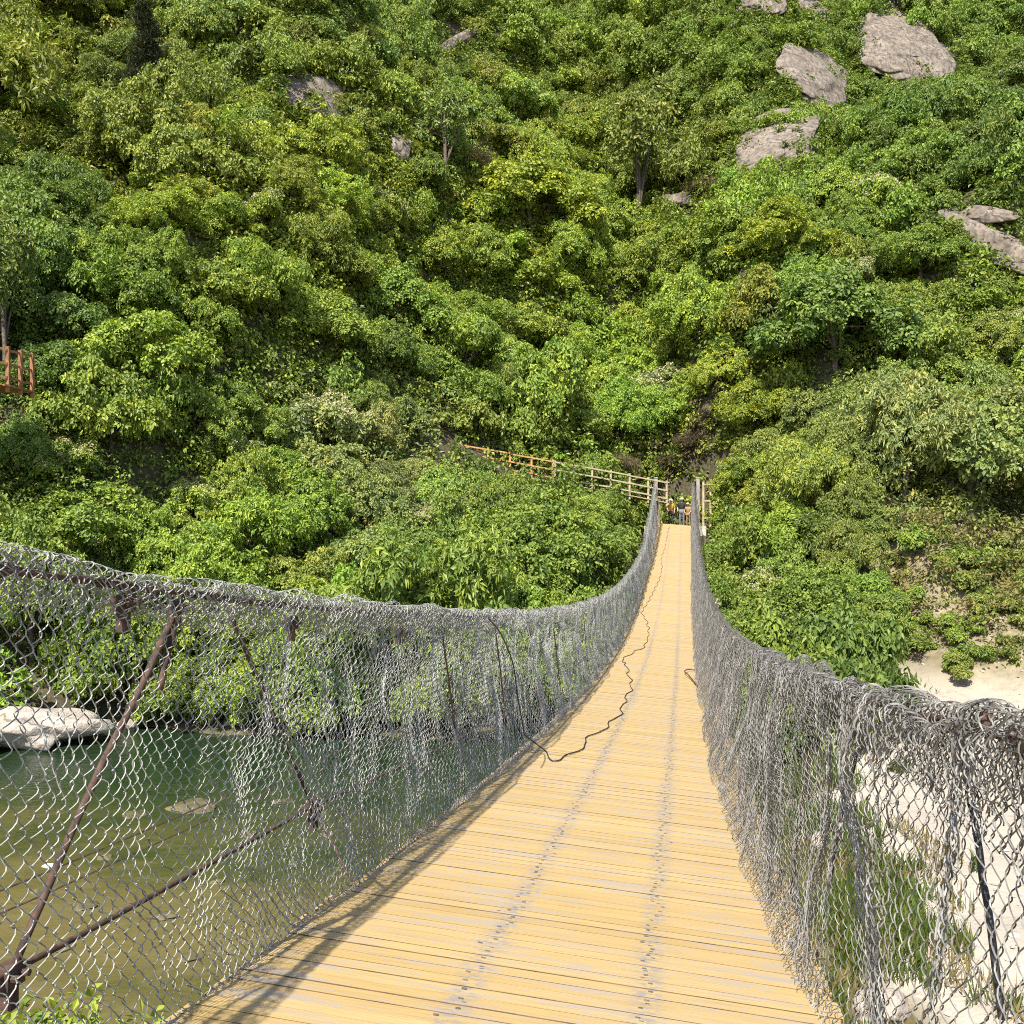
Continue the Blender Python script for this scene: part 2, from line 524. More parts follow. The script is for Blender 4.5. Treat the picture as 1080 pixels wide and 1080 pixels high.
def under(o, root):
    """parent o (built in world coordinates) under root without moving it"""
    o.parent = root
    bpy.context.view_layer.update()
    o.matrix_parent_inverse = root.matrix_world.inverted()
    return o


bpy.context.view_layer.update()

deck = Acc()
g = np.random.default_rng(21)
s = -2.0
while s < S_END:
    w = 0.086 + g.uniform(-0.004, 0.006)
    gap = 0.0011 + (g.uniform(0.002, 0.009) if g.random() < 0.24 else 0) + g.uniform(0, 0.0008)
    sc = s + w / 2
    zc = float(dzl(sc, (LAT_L + LAT_R) / 2)) - 0.02 + g.normal() * 0.0008
    sl = float(deck_z(sc + .1) - deck_z(sc - .1)) / 0.2
    t = U + UP * sl; t /= np.linalg.norm(t)
    lat_ax = R - UP * TILT + UP * g.normal() * 0.0008 + U * g.normal() * 0.0012
    nrm = np.cross(lat_ax, t)
    a, b = LAT_L + g.normal() * 0.012, LAT_R + g.normal() * 0.012
    c = BP(sc, (a + b) / 2, zc)
    tone = np.clip(0.5 + g.normal() * 0.3, 0, 1)
    hl = (b - a) / 2
    # a plank with eased top edges: 8-point section
    e = 0.0007
    prof = np.array([[-w / 2, -.02], [w / 2, -.02], [w / 2, .02 - e], [w / 2 - e, .02], [-w / 2 + e, .02], [-w / 2, .02 - e]])
    V = []; UVs = []
    off = g.uniform(0, 40)
    for k, x in enumerate((-hl, hl)):
        for (q, h) in prof:
            V.append(c + lat_ax * x + t * q + nrm * h); UVs.append(((a + b) / 2 + x, s + q * 1.0 + 0))
    n = len(prof)
    F = [[i, (i + 1) % n, n + (i + 1) % n, n + i] for i in range(n)]
    deck.add(V, [F[0], F[3]], tone, 0, UVs)
    deck.add(np.zeros((0, 3)), np.array([F[1], F[2], F[4], F[5]]) - 12, tone, 2)
    deck.add(np.zeros((0, 3)), np.array([[0, 5, 4, 3, 2, 1], [6, 7, 8, 9, 10, 11]]) - 12, tone, 0)
    if sc < 26:
        for lat in (-0.81, -0.14):
            for k in range(2):
                ln = lat + g.normal() * 0.022
                pos = BP(sc + (k - .5) * 0.03 + g.normal() * .004, ln, zc - TILT * (ln - (LAT_L + LAT_R) / 2) + 0.0206)
                deck.box(pos, [lat_ax, t, nrm], [0.009, 0.0045, 0.0012], 0.5, 1)
    s += w + gap
under(link("plank_deck", deck.mesh("plank_deck", (M_deck, M_nail, M_plankside), uv=True)), bridge)

ss = np.linspace(-2, S_END, 130)
for lat in (LAT_L + 0.05, LAT_R - 0.05):
    a = Acc().tube(BP(ss, lat, dzl(ss, lat) - 0.075), 0.028, 8, R)
    under(link("deck_cable", a.mesh("deck_cable", (M_rust,), True)), bridge)
for lat in (-0.9, -0.2):
    a = Acc().tube(BP(ss, lat, dzl(ss, lat) - 0.075), 0.022, 6, R)
    under(link("deck_cable", a.mesh("deck_cable", (M_rust,), True)), bridge)
for i, s in enumerate(np.arange(1.0, S_END, 2.05)):
    z = float(deck_z(s)) - 0.135
    a = Acc().bar(BP(s, LAT_L - 0.06, z), BP(s, LAT_R + 0.06, z - TILT * (LAT_R - LAT_L)), 0.06, 0.06)
    under(link("cross_beam", a.mesh("cross_beam", (M_rust,))), bridge)
# portal posts at the far end
zE = float(deck_z(S_END))
for lat in (LAT_L - 0.02, LAT_R + 0.30):
    a = Acc()
    a.box(BP(S_END + 0.15, lat, zE + 0.75), [R, U, UP], [0.10, 0.10, 2.05])
    a.box(BP(S_END + 0.15, lat, zE + 2.835), [R, U, UP], [0.125, 0.125, 0.035])
    under(link("portal_post", a.mesh("portal_post", (M_post,))), bridge)
a = Acc().box(BP(S_END + 1.5, -0.5, zE - 0.53), [R, U, UP], [1.9, 1.46, 0.35])
under(link("landing_slab", a.mesh("landing_slab", (M_concrete,))), bridge)

# --------------------------------------------------- wire mesh fences
def fence_top(s, side):
    """height of the net's top above the deck"""
    s = np.asarray(s, float)
    if side < 0:
        h = np.interp(s, [0, 2, 4, 12, 44.6, 45.0, 52, 61.5], [1.52, 1.495, 1.46, 1.44, 1.36, 1.72, 2.1, 2.72])
    else:
        h = np.interp(s, [0, 1.8, 3.5, 8, 20, 30, 38, 48, 61.5], [1.18, 1.175, 1.14, 1.14, 1.20, 1.36, 1.6, 2.1, 2.72])
    return h


FOOT_R_S = [0, 3, 5, 6.5, 8, 10, 20, 33, 45, 61.5]
FOOT_R_L = [0.52, 0.5, 0.42, 0.33, 0.27, 0.22, 0.18, 0.22, 0.36, 0.52]


def fence_lat(s, t, side):
    if side < 0:
        foot = np.interp(s, [0, 4, 10, 61.5], [LAT_L + .02, LAT_L + .04, LAT_L + 0.10, LAT_L + 0.10])
        top = LAT_L - 0.03 + 0 * s
        return foot + (top - foot) * t ** 0.8 - 0.07 * np.sin(np.pi * t) * (s < 30)
    foot = np.interp(s, FOOT_R_S, FOOT_R_L)
    top = LAT_R + 0.03 + 0 * s
    return foot + (top - foot) * t ** 0.45


def net_surface(S, Tt, side, seed, amp):
    n1 = sines(seed, 9, 0.25, 1.1, 2); n2 = sines(seed + 1, 9, 1.2, 3.5, 2); n3 = sines(seed + 2, 9, 0.5, 2.0, 2)
    n4 = sines(seed + 3, 6, 0.35, 1.6, 1)
    h = fence_top(S, side) - 0.03
    rf = 0.032
    arc = np.clip(Tt - 1, 0, None) * h
    a1 = np.clip(arc, 0, np.pi * rf) / rf
    hz = np.minimum(Tt, 1) * h + rf * np.sin(a1) - np.clip(arc - np.pi * rf, 0, None)
    outw = rf * (1 - np.cos(a1))
    foot0 = TILT * (LAT_R - LAT_L) * (1 - np.clip(Tt, 0, 1)) if side > 0 else 0
    lat = fence_lat(S, np.clip(Tt, 0, 1.1), side)
    env = np.clip(Tt * 6, 0, 1) * (0.35 + 0.65 * np.clip((1.02 - Tt) * 5, 0, 1))
    lat = lat + amp * (0.9 * n1(S, hz) + 0.28 * n2(S, hz)) * env
    pleat = np.clip((S - 7) / 10, 0, 1) * 0.024 * n4(S * 1.0 + 0.12 * hz) * env
    lat = lat + pleat + side * outw
    ds = amp * (0.45 * n3(S, hz)) + 0.012 * n2(hz, S)
    dz = 0.2 * amp * n2(S + 9, hz) + 0.3 * amp * n3(S - 5, hz) * (0.4 + Tt)
    S2 = S + ds
    return S2, lat, deck_z(S2) + hz + dz - 0.03 - foot0


def build_net(side, s0, s1, d, v, sub, seed, amp, rad, topx, jitter=0.0, t0=0.0, off=0.0, sides=3, lean=0.0, bw=0.22):
    """chain link net: zigzag wires that hook into their neighbours"""
    gg = np.random.default_rng(seed + 50)
    K = int((s1 - s0) / d)
    hm = float(np.mean(fence_top(np.linspace(s0, s1, 20), side)))
    J = int(round(hm * (topx - t0) / v))
    k = np.arange(K)[:, None]; j = np.arange(J + 1)[None, :]
    jj = np.arange(J * sub + 1) / sub
    sgn = ((-1.0) ** (k + j))
    S = s0 + (k + 0.5) * d + sgn * d * 0.56
    # interpolate with rounded corners
    i0 = np.minimum(np.floor(jj).astype(int), J - 1); fr = jj - i0
    fs = fr if sub == 1 else fr * fr * (3 - 2 * fr) * 0.45 + fr * 0.55
    Sx = S[:, i0] * (1 - fs) + S[:, i0 + 1] * fs
    rising = (S[:, i0 + 1] > S[:, i0])
    bow = np.sin(np.pi * fr)[None, :]
    Sx = Sx + np.where(rising, 1, 0.2) * bow * d * bw
    T = t0 + (topx - t0) * jj[None, :] / J + 0 * Sx
    # the top loops are uneven
    endj = gg.uniform(-0.015, 0.015, (K, 1))
    T = T + endj * np.clip((T - 0.9) / 0.12, 0, 1)
    dep = np.where(rising, 1, -1) * bow * 0.006 * (1 if sub > 1 else 0)
    if jitter:
        jn1 = gg.normal(size=(K, J + 1)) * jitter; jn2 = gg.normal(size=(K, J + 1)) * jitter
        # neighbours share the hook: copy from the even wire
        Sx = Sx + (jn1[:, i0] * (1 - fs) + jn1[:, i0 + 1] * fs)
        T = T + (jn2[:, i0] * (1 - fs) + jn2[:, i0 + 1] * fs) / hm
    Sx = Sx + lean * (T - 0.5)
    s2, lat, z = net_surface(Sx, T, side, seed, amp)
    P = BP(s2, lat + off + dep * (-side), z)
    return tubes(P, rad, sides, R)


def fence(side, label):
    root = empty("wire_mesh_fence", BP(0, LAT_L if side < 0 else LAT_R, deck_z(0)), -YAW, label, "wire fence")
    bpy.context.view_layer.update()
    net = Acc()
    if side < 0:
        net.add(*build_net(side, 1.3, 9, 0.031, 0.037, 4, 100, 0.028, 0.0022, 1.13, 0.005, bw=0.42))
        net.add(*build_net(side, 9, 24, 0.033, 0.042, 2, 100, 0.032, 0.0021, 1.13, 0.004))
        net.add(*build_net(side, 24, 61.8, 0.038, 0.048, 1, 100, 0.035, 0.0022, 1.10, 0.004))
        # the roll's folded upper edge doubles the net
        net.add(*build_net(side, 1.3, 9, 0.033, 0.037, 4, 140, 0.03, 0.0021, 1.16, 0.005, 0.92, 0.02, 3, 0.12, bw=0.42))
        net.add(*build_net(side, 9, 61.0, 0.039, 0.046, 2, 140, 0.035, 0.0020, 1.12, 0.005, 0.90, 0.03, 3, 0.1))
        net.add(*build_net(side, 3.4, 9, 0.036, 0.042, 3, 170, 0.035, 0.0017, 1.1, 0.004, 0.0, -0.03, 3, 0.05, bw=0.4))
        net.add(*build_net(side, 9, 61.0, 0.041, 0.050, 2, 170, 0.035, 0.0018, 1.1, 0.004, 0.0, -0.03, 3, 0.05))
    else:
        net.add(*build_net(side, 0.7, 7, 0.033, 0.034, 4, 200, 0.036, 0.0019, 1.16, 0.003, bw=0.3))
        net.add(*build_net(side, 7, 20, 0.033, 0.036, 3, 200, 0.045, 0.0019, 1.16, 0.003, bw=0.35))
        net.add(*build_net(side, 20, 61.8, 0.039, 0.046, 1, 200, 0.045, 0.0022, 1.12, 0.003))
        net.add(*build_net(side, 4.2, 12, 0.033, 0.034, 4, 240, 0.055, 0.0018, 1.1, 0.003, 0.02, -0.05, 3, 0.05, bw=0.4))
        net.add(*build_net(side, 12, 61.0, 0.038, 0.044, 2, 240, 0.055, 0.0020, 1.1, 0.004, 0.02, -0.05, 3, 0.05))
        net.add(*build_net(side, 0.7, 9, 0.031, 0.032, 4, 270, 0.055, 0.0018, 1.22, 0.004, 0.82, 0.04, 3, -0.1, bw=0.5))
        net.add(*build_net(side, 0.7, 6, 0.034, 0.034, 4, 285, 0.06, 0.0019, 1.20, 0.005, 0.90, -0.03, 3, 0.1, bw=0.6))
    # lacing wires where two rolls of net meet
    gg = np.random.default_rng(77 + side)
    for sj in ((4.7, 7.6, 11.5, 17, 24, 33) if side < 0 else (2.45, 3.0, 3.15, 3.6, 4.2, 4.9, 5.8, 6.5, 8, 9.5, 15, 22, 30)):
        for q in range(2 if sj < 6 else 1):
            tt = np.linspace(0.0, 1.02, 60)
            S = sj + 0.03 * np.sin(tt * 40 + q * 3) + 0.02 * gg.normal(size=60) + 0.06 * np.sin(tt * 5) - 0.18 * (1 - tt) * (side > 0)
            s2, lat, z = net_surface(S, tt, side, 100 if side < 0 else 200, 0.035)
            net.tube(BP(s2, lat + 0.012 * np.cos(tt * 40 + q * 3) - side * 0.0, z), 0.0027, 4, R, cap=False)
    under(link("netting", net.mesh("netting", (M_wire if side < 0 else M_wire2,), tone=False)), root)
    # hand cable
    hc = np.linspace(-1.0, 61.8, 220)
    top = fence_top(hc, side)
    lat = (LAT_L - 0.075) if side < 0 else (LAT_R + 0.085)
    zc = deck_z(hc) + top - (0.075 if side < 0 else 0.085)
    for k in range(2):
        w = 0.0085
        a = Acc().tube(BP(hc, lat + w * np.cos(hc * 5 + k * np.pi), zc + w * np.sin(hc * 5 + k * np.pi)), 0.0088, 6, R)
        under(link("hand_cable", a.mesh("hand_cable", (M_rust,), True)), root)
    return root, lat


fl, latl = fence(-1, "sagging galvanised wire mesh fence on the river side, water seen through it")
fr, latr = fence(1, "crumpled dense wire mesh fence on the sand bank side of the deck")


def rod(root, a, b, r, mat, name="hanger_rod"):
    a = np.asarray(a); b = np.asarray(b)
    t = np.linspace(0, 1, 12)[:, None]
    g = np.random.default_rng(int(abs(a[0] * 1000)) % 9999)
    wob = np.cumsum(g.normal(size=(12, 3)), 0) * r * 0.25
    o = Acc().tube(a + (b - a) * t + wob * np.sin(np.pi * t), r, 7)
    return under(link(name, o.mesh(name, (mat,), True)), root)


def clamp(root, c, mat, sc=1.0):
    a = Acc()
    a.box(c, [R, U, UP], [0.022 * sc, 0.035 * sc, 0.03 * sc])
    a.box(np.asarray(c) + UP * -0.05 * sc, [R, U, UP], [0.016 * sc, 0.016 * sc, 0.04 * sc])
    for q in (-1, 1):
        a.tube([np.asarray(c) + q * 0.02 * sc * U - R * 0.045 * sc, np.asarray(c) + q * 0.02 * sc * U + R * 0.045 * sc], 0.010 * sc, 6)
    return under(link("clamp", a.mesh("clamp", (mat,))), root)


# left: low wind cable outside the net, rods that join it to hand cable and deck
LATW = LAT_L - 0.30
A_ = on_side(12, 1026, LATW); B_ = on_side(330, 850, LATW)
dirW = B_ - A_
sw = np.linspace(-0.5, 58, 120)
kA, kB = A_.dot(U), B_.dot(U)
zA, zB = A_[2] - deck_z(kA), B_[2] - deck_z(kB)
def wind_h(s): return np.interp(s, [kA, kB, 9, 20, 60], [zA, zB, 0.28, 0.2, 0.2])
oc = Acc().tube(BP(sw, LATW, deck_z(sw) + wind_h(sw)), 0.0115, 6, R)
under(link("wind_cable", oc.mesh("wind_cable", (M_rust,), True)), fl)
for dh in (0.13, 0.20):
    oc = Acc().tube(BP(sw, LATW - 0.12, deck_z(sw) + wind_h(sw) + dh), 0.0032, 4, R)
    under(link("guy_wire", oc.mesh("guy_wire", (M_rust,))), fl)
rod(fl, on_side(186, 640, latl), A_, 0.0125, M_rust)
rod(fl, on_side(168, 728, latl - 0.02), on_side(186, 640, latl), 0.013, M_rust)
rod(fl, on_side(246, 655, latl), B_, 0.010, M_rust)
rod(fl, B_, on_side(388, 954, LAT_L + 0.06), 0.010, M_rust)
for (px, py, lt, scl) in ((130, 636, latl, 1.0), (186, 640, latl, 0.8), (307, 657, latl, 0.9), (10, 1028, LATW, 1.1), (330, 852, LATW, 1.3), (420, 664, latl, 0.9)):
    clamp(fl, on_side(px, py, lt), M_rust, scl)
for s in np.arange(6.9, 60, 2.05):
    top = BP(s, latl, deck_z(s) + fence_top(s, -1) - 0.09)
    rod(fl, top, BP(s + 0.5, LAT_L + 0.0, deck_z(s + .5)), 0.007, M_rust)
# right rods
rod(fr, on_side(1011, 765, latr), on_side(1057, 1075, latr - 0.03), 0.0085, M_black)
rod(fr, on_side(905, 790, latr), on_side(876, 930, latr - 0.04), 0.0075, M_black)
rod(fr, on_side(872, 862, latr - .02), on_side(888, 885, latr), 0.012, M_rust)
for (px, py) in ((992, 770), (1012, 768), (1040, 757), (1075, 775), (902, 752), (850, 728)):
    clamp(fr, on_side(px, py, latr), M_rust, 0.5)
for s in np.arange(5.3, 60, 2.05):
    rod(fr, BP(s, latr, deck_z(s) + fence_top(s, 1) - 0.1), BP(s + 0.35, LAT_R - 0.02, dzl(s + .35, LAT_R)), 0.007, M_rust)

# black cord: down the river side net, then wavering along the deck
pts = [(515, 652), (528, 668), (541, 700), (546, 735), (551, 762), (553, 775)]
cp = [on_side(px, py, LAT_L + 0.10) for px, py in pts]
deckp = [(572, 790), (580, 802), (597, 799), (613, 789), (616, 782), (637, 768), (654, 752), (659, 738), (666, 724), (663, 712), (660, 700), (655, 697),
         (668, 688), (679, 682), (684, 668), (682, 655), (677, 646), (684, 634), (690, 622), (695, 612), (698, 600), (698, 588), (702, 575), (704, 562), (706, 556)]


def on_deck(px, py):
    d = np.array([(px - 540) / FPX, 1.0, -(py - 540) / FPX])
    z = np.linspace(1.5, 61, 3000)
    P = d[None] * z[:, None]
    dz = P[:, 2] - (dzl(P @ U, P @ R) + 0.012)
    i = np.argmax(dz < 0) if (dz < 0).any() else len(z) - 1
    p = P[i]
    return BP(p @ U, p @ R, dzl(p @ U, p @ R) + 0.012)


def catmull(P, n):
    P = np.asarray(P); Q = np.vstack([2 * P[0] - P[1], P, 2 * P[-1] - P[-2]])
    out = []
    for i in range(1, len(Q) - 2):
        for t in np.linspace(0, 1, n, endpoint=False):
            out.append(0.5 * (2 * Q[i] + (Q[i + 1] - Q[i - 1]) * t + (2 * Q[i - 1] - 5 * Q[i] + 4 * Q[i + 1] - Q[i + 2]) * t ** 2 + (3 * Q[i] - Q[i - 1] - 3 * Q[i + 1] + Q[i + 2]) * t ** 3))
    out.append(P[-1])
    return np.array(out)


dpts = np.array([on_deck(*p) for p in deckp])
dense = catmull(dpts, 7)
ww = np.cumsum(np.r_[0, np.linalg.norm(np.diff(dense, axis=0), axis=1)])
dense += R * (0.035 * np.sin(ww * 4.1) + 0.012 * np.sin(ww * 8.7 + 1))[:, None]
dense[:, 2] = dzl(dense @ U, dense @ R) + 0.012
line = np.vstack([catmull(np.array(cp), 6), dense])
tag(link("cord", Acc().tube(line, 0.0065, 6).mesh("cord", (M_black,), True)), "thin black cord hanging over the mesh and wavering along the plank deck", "cord")
loop = np.array([on_deck(736, 725), on_deck(726, 714), on_deck(722, 711), on_deck(725, 708.5), on_deck(733, 708)])
loop = catmull(loop, 6); loop[:, 2] += 0.02 + 0.03 * np.sin(np.linspace(0, 3, len(loop)))
tag(link("wire_loop", Acc().tube(loop, 0.011, 6).mesh("wire_loop", (M_rust,), True)), "small dark wire loop sticking out onto the deck from the right net", "wire")

# ------------------------------------------------------------------ rocks
def rock_mesh(name, size, seed, mat, sharp=0.28, res=5):
    import bmesh
    bm = bmesh.new()
    bmesh.ops.create_icosphere(bm, subdivisions=res, radius=1.0)
    g = np.random.default_rng(seed)
    co = np.array([v.co[:] for v in bm.verts])
    # chop with random planes for flat faces
    for i in range(16):
        n = g.normal(size=3); n /= np.linalg.norm(n)
        dd = g.uniform(0.62, 0.9)
        h = co @ n - dd
        co = co - np.clip(h, 0, None)[:, None] * n * 0.9
    nf = sines(seed, 12, 0.25, 1.2, 3); nf2 = sines(seed + 5, 12, 1.2, 4.5, 3)
    co = co * (1 + sharp * 0.4 * nf(*co.T) + sharp * 0.11 * nf2(*co.T))[:, None]
    co = co * np.asarray(size)
    for v, c in zip(bm.verts, co): v.co = c
    me = bpy.data.meshes.new(name); bm.to_mesh(me); bm.free()
    for p in me.polygons: p.use_smooth = True
    me.materials.append(mat)
    return me


PROTECT = []      # (x0,y0,x1,y1,Z): photo boxes of things that trees nearer than Z must not cover
rocks = [  # px0,py0,px1,py1, roll, label
    (905, 10, 985, 62, 0.15, "large domed grey granite outcrop near the top of the hillside"),
    (968, 40, 1042, 76, 0.62, "long granite slab sloping down right beside the large domed outcrop"),
    (815, 58, 880, 108, 0.3, "rounded pale granite face below the large outcrop"),
    (772, 108, 866, 162, 0.2, "broken pale granite ledge under the rounded rock face"),
    (836, -6, 872, 24, 0.0, "small grey rock at the very top edge left of the large outcrop"),
    (778, 2, 828, 20, 0.0, "low grey rock half buried in scrub at the top of the hill"),
    (704, 207, 732, 232, 0.5, "single small pale boulder alone among trees on mid slope"),
    (298, 90, 356, 122, 0.35, "flat grey rock showing between trees on the upper left slope"),
    (466, 22, 508, 60, -0.8, "narrow tilted pale slab between bushes at the upper middle"),
    (434, 110, 456, 132, -0.3, "small rounded grey stone in scrub below the tilted slab"),
    (408, 142, 430, 160, -0.3, "tiny grey stone in pale scrub, lowest of the upper middle stones"),
    (985, 192, 1035, 240, 1.0, "upper part of the pale diagonal rock rib near the right edge"),
    (1020, 228, 1090, 288, 0.92, "lower broad part of the diagonal rock rib at the right edge"),
]
for i, (x0, y0, x1, y1, roll, lab) in enumerate(rocks):
    cx, cy = (x0 + x1) / 2, (y0 + y1) / 2
    p = hit(cx, max(cy + (y1 - y0) * 0.15, 1))
    Z = p[1]
    hw, hh = (x1 - x0) / 2 * Z / FPX, (y1 - y0) / 2 * Z / FPX
    from mathutils import Matrix
    sl = math.radians(46)
    fs = max(math.sin(sl - math.atan((540 - cy) / FPX)), 0.3)
    if abs(roll) > 0.4:
        th_ = math.atan(math.tan(roll) / fs)
        k = math.hypot(math.cos(th_), fs * math.sin(th_))
        hx = math.hypot(hw, hh) / k; hy = (0.34 if roll < 0 else 0.62) * min(hw, hh) / math.hypot(math.sin(th_), fs * math.cos(th_))
    else:
        th_ = math.atan(math.tan(roll) / fs) * 0.5; hx, hy = hw * 1.2, hh / fs * 1.1
    gx_, gy_ = np.meshgrid(np.linspace(-1, 1, 9) * hx, np.linspace(-1, 1, 9) * hy * 0.7)
    tz_ = terrain(p[0] + gx_, p[1] + gy_)
    co_, *_r = np.linalg.lstsq(np.c_[gx_.ravel(), gy_.ravel(), np.ones(81)], tz_.ravel(), rcond=None)
    res_ = float((tz_.ravel() - np.c_[gx_.ravel(), gy_.ravel(), np.ones(81)] @ co_).max())
    th = 0.13 * min(hx, hy) + 0.45
    o = link("rock_outcrop", rock_mesh("rock_outcrop", (hx * 1.1, hy * 1.1, th), 300 + i, M_rock, 0.24))
    nrm_ = np.array([-co_[0], -co_[1], 1.0]); nrm_ /= np.linalg.norm(nrm_)
    p = np.array([p[0], p[1], co_[2]])
    o.location = [float(v) for v in (p + nrm_ * ((0.25 if abs(roll) > 0.4 else 0.5) * res_ + 0.02 * th))]
    q_ = Vector((0, 0, 1)).rotation_difference(Vector(nrm_)).to_matrix()
    o.rotation_euler = (q_ @ Matrix.Rotation(-th_, 3, 'Z')).to_euler()
    tag(o, lab, "rock", "granite outcrops on the hillside")
    PROTECT.append((x0 - 2, y0 - 2, x1 + 2, y1 + 3, Z))

# boulders on the river's edge and in the water
def boulder(px, py, wpx, hpx, lab, seed, mat=M_boulder, name="boulder", Z=None, sink=0.3, group=None):
    Z = (WATER / (-(py - 540) / FPX)) if Z is None else Z
    w, h = wpx / 2 * Z / FPX, hpx * Z / FPX
    o = link(name, rock_mesh(name, (w, w * 0.8, h * 0.75), seed, mat, 0.3, 4))
    p = PZ(px, py, Z)
    o.location = [float(p[0]), float(Z), float(p[2] + h * (0.5 - sink))]
    o.rotation_euler = (0, 0, seed * 1.3)
    return tag(o, lab, "rock", group)


M_shallow = two_tone("olive_stone", (0.07, 0.06, 0.025), (0.15, 0.125, 0.06), 2.5, 0.6)
boulder(38, 778, 150, 32, "big pale boulder on the far river edge at the left", 41, Z=32)
boulder(-25, 780, 110, 22, "pale flat boulder cut by the left edge beside the big one", 42, Z=31)
boulder(133, 770, 26, 12, "small stone on the far river edge just right of the big boulder", 43)
boulder(247, 768, 40, 14, "pale stone on the far river edge behind the slanting rod", 44)
boulder(215, 764, 50, 12, "low flat stone left of the pale stone on the far shore", 45)
boulder(172, 967, 34, 6, "lone flat olive stone breaking the water surface near the deck", 46, M_shallow, sink=0.45)
boulder(205, 852, 60, 7, "wide low brown stone just awash in the middle of the river", 47, M_shallow, sink=0.5)
boulder(310, 912, 9, 4, "tiny dark stone poking out of the water beside the deck", 48, M_rock)
boulder(866, 890, 26, 14, "pale stone at the grass edge behind the right net", 49)
boulder(910, 886, 30, 13, "pale flat stone right of its twin at the grass edge", 50)
boulder(930, 1070, 70, 26, "broad pale slab of stone at the foot of the grass", 51)
boulder(985, 925, 20, 9, "small pale stone on the sand bank under the net", 52)
boulder(1050, 960, 26, 10, "larger of the stones lying on open sand at right", 53)
boulder(1020, 850, 18, 7, "small far stone lying on the open sand", 54)
for k, (px_, py_, w_) in enumerate(((110, 905, 22), (140, 860, 34), (260, 880, 26), (230, 930, 18), (90, 955, 30), (300, 845, 30), (70, 1000, 26), (200, 1010, 30), (345, 880, 20), (40, 940, 20))):
    boulder(px_, py_, w_, 4, "low olive stone barely awash in the brown shallows beside the bridge", 70 + k, M_shallow, "shallow_stone", sink=0.47, group="stones awash in the shallows")
litter = rock_mesh("plastic_scrap", (0.22, 0.12, 0.05), 61, two_tone("white_plastic", (0.7, 0.7, 0.7), (0.8, 0.8, 0.8), 5, 0.4), 0.6, 3)
o = link("plastic_scrap", litter); o.location = [float(v) for v in PZ(55, 913, WATER / (-(913 - 540) / FPX))]
tag(o, "small white plastic scrap floating on the olive water", "litter")

# ------------------------------------------------------------------ walkway railings and people
def railing(pts, nposts, mat, label, name="wooden_railing", h=1.15, post=0.11, rail=0.085, deckw=1.2, seed=0):
    pts = np.asarray(pts, float)
    root = empty(name, pts[0], 0, label, "railing")
    bpy.context.view_layer.update()
    seg = np.r_[0, np.cumsum(np.linalg.norm(np.diff(pts, axis=0), axis=1))]
    pos = [np.array([np.interp(t, seg, pts[:, k]) for k in range(3)]) for t in np.linspace(0, seg[-1], nposts)]
    g = np.random.default_rng(seed)
    for p in pos:
        a = Acc().box(p + UP * (h * 0.5 - 0.15), [[1, 0, 0], [0, 1, 0], [0, 0, 1]], [post / 2, post / 2, h / 2 + 0.2])
        a.box(p + UP * (h + 0.065), [[1, 0, 0], [0, 1, 0], [0, 0, 1]], [post * .6, post * .6, 0.015])
        under(link("post", a.mesh("post", (mat,))), root)
    for f in (0.96, 0.55, 0.14):
        a = Acc()
        for p, q in zip(pos[:-1], pos[1:]):
            a.bar(p + UP * h * f + np.array([0, -post / 2 - .022, g.normal() * .012]), q + UP * h * f + np.array([0, -post / 2 - .022, g.normal() * .012]), 0.04, rail)
        under(link("rail", a.mesh("rail", (mat,))), root)
    return root, pos


def walkway(pts, width, label, mat, legs=True):
    pts = np.asarray(pts, float)
    a = Acc()
    seg = np.r_[0, np.cumsum(np.linalg.norm(np.diff(pts, axis=0), axis=1))]
    L = seg[-1]
    N = int(L / 0.2)
    for i in range(N):
        t = (i + .5) / N * L
        p = np.array([np.interp(t, seg, pts[:, k]) for k in range(3)])
        q = np.array([np.interp(min(t + .1, L), seg, pts[:, k]) for k in range(3)])
        d = q - p; d[2] = 0
        d /= np.linalg.norm(d) + 1e-9
        nrm = np.array([-d[1], d[0], 0])
        if nrm[1] < 0: nrm = -nrm
        a.box(p + nrm * (width / 2 - 0.1) - UP * 0.12, [d, nrm, UP], [0.09, width / 2, 0.03], RNG.random())
    for t in np.arange(0.5, L, 3.0) if legs else ():
        p = np.array([np.interp(t, seg, pts[:, k]) for k in range(3)])
        a.box(p + np.array([0, 0.1, -1.15]), np.eye(3), [0.07, 0.07, 1.0], 0.5)
    o = link("boardwalk", a.mesh("boardwalk", (mat,)))
    return tag(o, label, "boardwalk")


wp = np.array([PZ(703, 528, 61.0), PZ(640, 516, 60.0), PZ(585, 507, 58.8)])
wo = np.array([PZ(583, 506.5, 58.7), PZ(520, 495, 57.8), PZ(444, 483, 56.8)])
railing(wp, 7, M_palewood, "pale weathered wooden railing climbing left from the bridge end", seed=1)
railing(wo, 7, M_orange, "orange-yellow wooden railing continuing left beyond the pale one", seed=2)
walkway(np.vstack([wp, wo]), 1.5, "narrow plank walkway behind the pale and orange railings", M_palewood)
wl = np.array([PZ(-60, 395, 35.0), PZ(-20, 398, 35.5), PZ(6, 403, 36.0), PZ(18, 406, 36.6), PZ(34, 410, 37.5)])
railing(wl, 6, M_brownwood, "rust-brown wooden railing at the left edge, high among dark trees", h=1.25, post=0.12, seed=3)
walkway(wl, 1.6, "plank walkway behind the rust-brown railing at the left edge", M_brownwood, False)
wr = np.array([BP(S_END + 0.2, LAT_R + 0.42, zE + 0.02), BP(S_END + 0.2, LAT_R + 0.95, zE + 0.02)])
rr, _ = railing(np.array([BP(S_END + 0.1, LAT_R + 0.62, zE + 0.0), BP(S_END + 0.1, LAT_R + 1.05, zE)]), 2, M_palewood, "short pale railing beside the right bridge post", h=2.5, post=0.12, seed=4)
